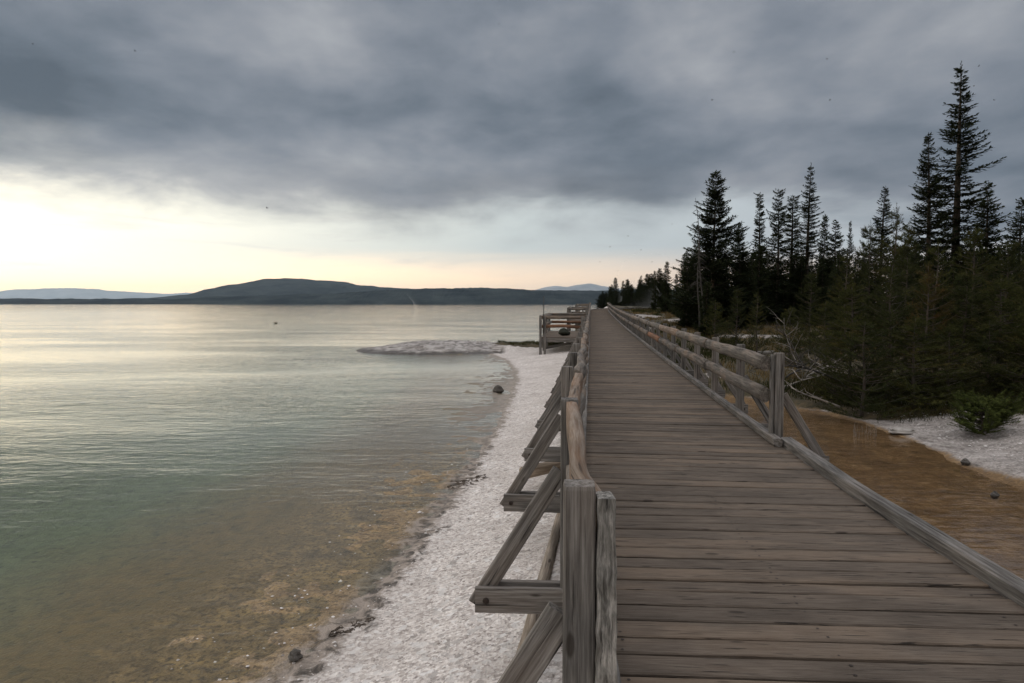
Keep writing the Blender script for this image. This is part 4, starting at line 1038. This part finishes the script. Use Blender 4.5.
# planar cloud coordinates
zz = t.math('ADD', t.math('MAXIMUM', dz, 0), .10)
cmb = t.node('ShaderNodeCombineXYZ'); t.put(cmb.inputs[0], t.math('DIVIDE', dx, zz)); t.put(cmb.inputs[1], t.math('DIVIDE', dy, zz)); CP = cmb.outputs[0]
aec = t.node('ShaderNodeCombineXYZ'); t.put(aec.inputs[0], az); t.put(aec.inputs[1], el); AE = aec.outputs[0]
w1 = t.noise(CP, .8, 5, .6, .4, out=1); w2 = t.noise(t.mapping(AE, (3, 9, 1)), 1.6, 5, .6, .5, out=1)
wv = t.vec('ADD', t.vec('SCALE', t.vec('SUBTRACT', w2, (.5, .5, .5)), scale=.16), t.vec('SCALE', t.vec('SUBTRACT', w1, (.5, .5, .5)), scale=.08))
sw = t.node('ShaderNodeSeparateXYZ'); t.put(sw.inputs[0], wv)
azw = t.math('ADD', az, sw.outputs[0]); elw = t.math('ADD', el, t.math('MULTIPLY', sw.outputs[1], .55))
def blob(px, py, rx, ry, amp):
    x = (px - 512) / F; a0 = math.atan(x); e0 = math.atan((304 - py) / F * math.cos(a0)); ra, re = rx / F, ry / F
    q = t.math('ADD', t.math('POWER', t.math('ABSOLUTE', t.math('DIVIDE', t.math('SUBTRACT', azw, a0), ra)), 2.), t.math('POWER', t.math('ABSOLUTE', t.math('DIVIDE', t.math('SUBTRACT', elw, e0), re)), 2.))
    return t.math('MULTIPLY', t.math('EXPONENT', t.math('MULTIPLY', q, -1.)), amp)
# clear strip under the cloud deck
lf = t.rng(az, -.80, .34, 1., 0., False)
hor = t.ramp(lf, [(0, (1.0, .72, .50)), (.3, (1.75, 1.22, .74)), (.6, (2.5, 1.75, .98)), (.85, (2.8, 2.1, 1.2)), (1, (2.9, 2.3, 1.4))])
upc = t.ramp(lf, [(0, (.42, .46, .49)), (.3, (.54, .585, .58)), (.55, (.84, .84, .75)), (.8, (1.2, 1.16, .96)), (1, (1.5, 1.38, 1.05))])
cs = t.noise(t.mapping(AE, (2.2, 22, 1)), 1.5, 6, .6, .5)
clear = t.mix(t.rng(t.math('ADD', el, t.math('MULTIPLY', t.math('SUBTRACT', cs, .5), .03)), .015, .085), hor, upc)
clear = t.mix(.12, clear, nish)
stre = t.math('MULTIPLY', t.rng(cs, .54, .72), t.rng(el, .02, .07, 0., .5))
clear = t.mix(stre, clear, t.ramp(lf, [(0, (.26, .25, .27)), (.5, (.52, .47, .44)), (1, (.8, .76, .7))]))
# dark deck
f1 = t.noise(CP, .62, 6, .52, .2); f2 = t.noise(t.mapping(CP, (1.1, .8, 1), (7, 3, 0)), 1.9, 7, .54, .15); f3 = t.noise(t.mapping(AE, (4.4, 7.5, 1)), 1.35, 6, .52, .15)
dens = t.math('ADD', t.math('ADD', t.math('MULTIPLY', f1, .38), t.math('MULTIPLY', f2, .34)), t.math('MULTIPLY', f3, .30))
bl = None
for b in ((40, 75, 110, 55, -.11), (330, 40, 100, 50, .085), (210, 60, 60, 40, .04), (60, 90, 60, 30, -.05), (110, 185, 60, 10, -.05), (560, 120, 60, 30, -.04), (400, 105, 140, 30, -.07), (600, 120, 160, 55, -.06), (150, 125, 120, 26, .05), (880, 25, 140, 50, .10), (790, 120, 130, 60, .05), (960, 200, 120, 60, -.07), (730, 175, 90, 40, -.05), (560, 180, 130, 26, -.04), (240, 160, 180, 22, .02), (340, 212, 110, 12, -.05), (430, 178, 130, 22, .04), (745, 205, 45, 26, .22), (620, 205, 60, 18, -.03), (60, 160, 90, 20, -.05)):
    q = blob(*b); bl = q if bl is None else t.math('ADD', bl, q)
dens = t.math('ADD', dens, bl)
cloud = t.ramp(dens, [(.33, (.060, .077, .100)), (.42, (.102, .123, .152)), (.50, (.152, .171, .202)), (.58, (.216, .230, .256)), (.78, (.40, .405, .415))])
# lit fringe low on the deck, warmer and lighter toward the glow
edge = t.ramp(t.rng(az, -.8, .8, 0, 1, False), [(0, (.135,) * 3), (.12, (.134,) * 3), (.35, (.118,) * 3), (.50, (.114,) * 3), (.62, (.122,) * 3), (.74, (.126,) * 3), (.86, (.085,) * 3), (1, (.02,) * 3)])
n4 = t.noise(t.mapping(AE, (3.4, 9, 1), (1.3, .4, 0)), 1.8, 7, .58, .25)
ee = t.math('SUBTRACT', t.math('ADD', el, t.math('MULTIPLY', t.math('SUBTRACT', n4, .5), .11)), t.math('ADD', edge, t.math('ADD', blob(748, 207, 45, 20, .05), blob(520, 212, 90, 14, .025))))
mask = t.rng(ee, -.032, .040)
fr = t.math('MULTIPLY', t.rng(ee, .0, .10, 1., 0.), t.math('ADD', .25, t.math('MULTIPLY', lf, .80)))
cloud = t.mix(t.math('MULTIPLY', fr, .75), cloud, t.ramp(lf, [(0, (.20, .205, .22)), (.35, (.34, .325, .315)), (.6, (.44, .425, .41)), (1, (.72, .70, .65))]))
vis = t.mix(mask, clear, cloud)
# unseen part of the sky: brightness added overhead to light the ground, dimmer behind
hi = t.rng(el, .44, .85); bh = t.math('MULTIPLY', t.rng(dy, -.15, -.6), t.rng(el, -.02, .2))
bright = t.mix(t.rng(f1, .35, .65), (.62, .62, .64), (1.05, 1.03, 1.02))
col = t.mix(bh, vis, t.mix(f1, (.16, .17, .19), (.34, .34, .35)))
col = t.mix(hi, col, t.vec('SCALE', bright, scale=1.18))
t.put(bg.inputs[0], col); bg.inputs[1].default_value = 1.0; t.l.new(bg.outputs[0], wo.inputs[0])

sl = bpy.data.lights.new('sun', 'SUN'); sl.energy = .7; sl.angle = R(22); sl.color = (1, .90, .76)
so = bpy.data.objects.new('sun', sl); C.objects.link(so)
sd = V((math.sin(SUN_AZ) * math.cos(SUN_EL), math.cos(SUN_AZ) * math.cos(SUN_EL), math.sin(SUN_EL)))
so.rotation_euler = (-sd).to_track_quat('-Z', 'Y').to_euler()

cam = bpy.data.cameras.new('camera'); cam.sensor_width = 36; cam.lens = 36 * F / 1024; cam.clip_end = 200000; cam.clip_start = .05
co = bpy.data.objects.new('camera', cam); C.objects.link(co); co.location = (0, 0, CAM_Z); co.rotation_euler = (math.pi / 2 - TH, 0, 0); S.camera = co
S.view_settings.view_transform = 'Standard'; S.view_settings.look = 'None'; S.view_settings.exposure = .47; S.view_settings.gamma = 1
S.cycles.max_bounces = 6; S.cycles.transparent_max_bounces = 12; S.cycles.volume_bounces = 0
S.cycles.use_denoising = True
for o in list(bpy.data.objects):
    if 'H' in o.keys(): del o['H']
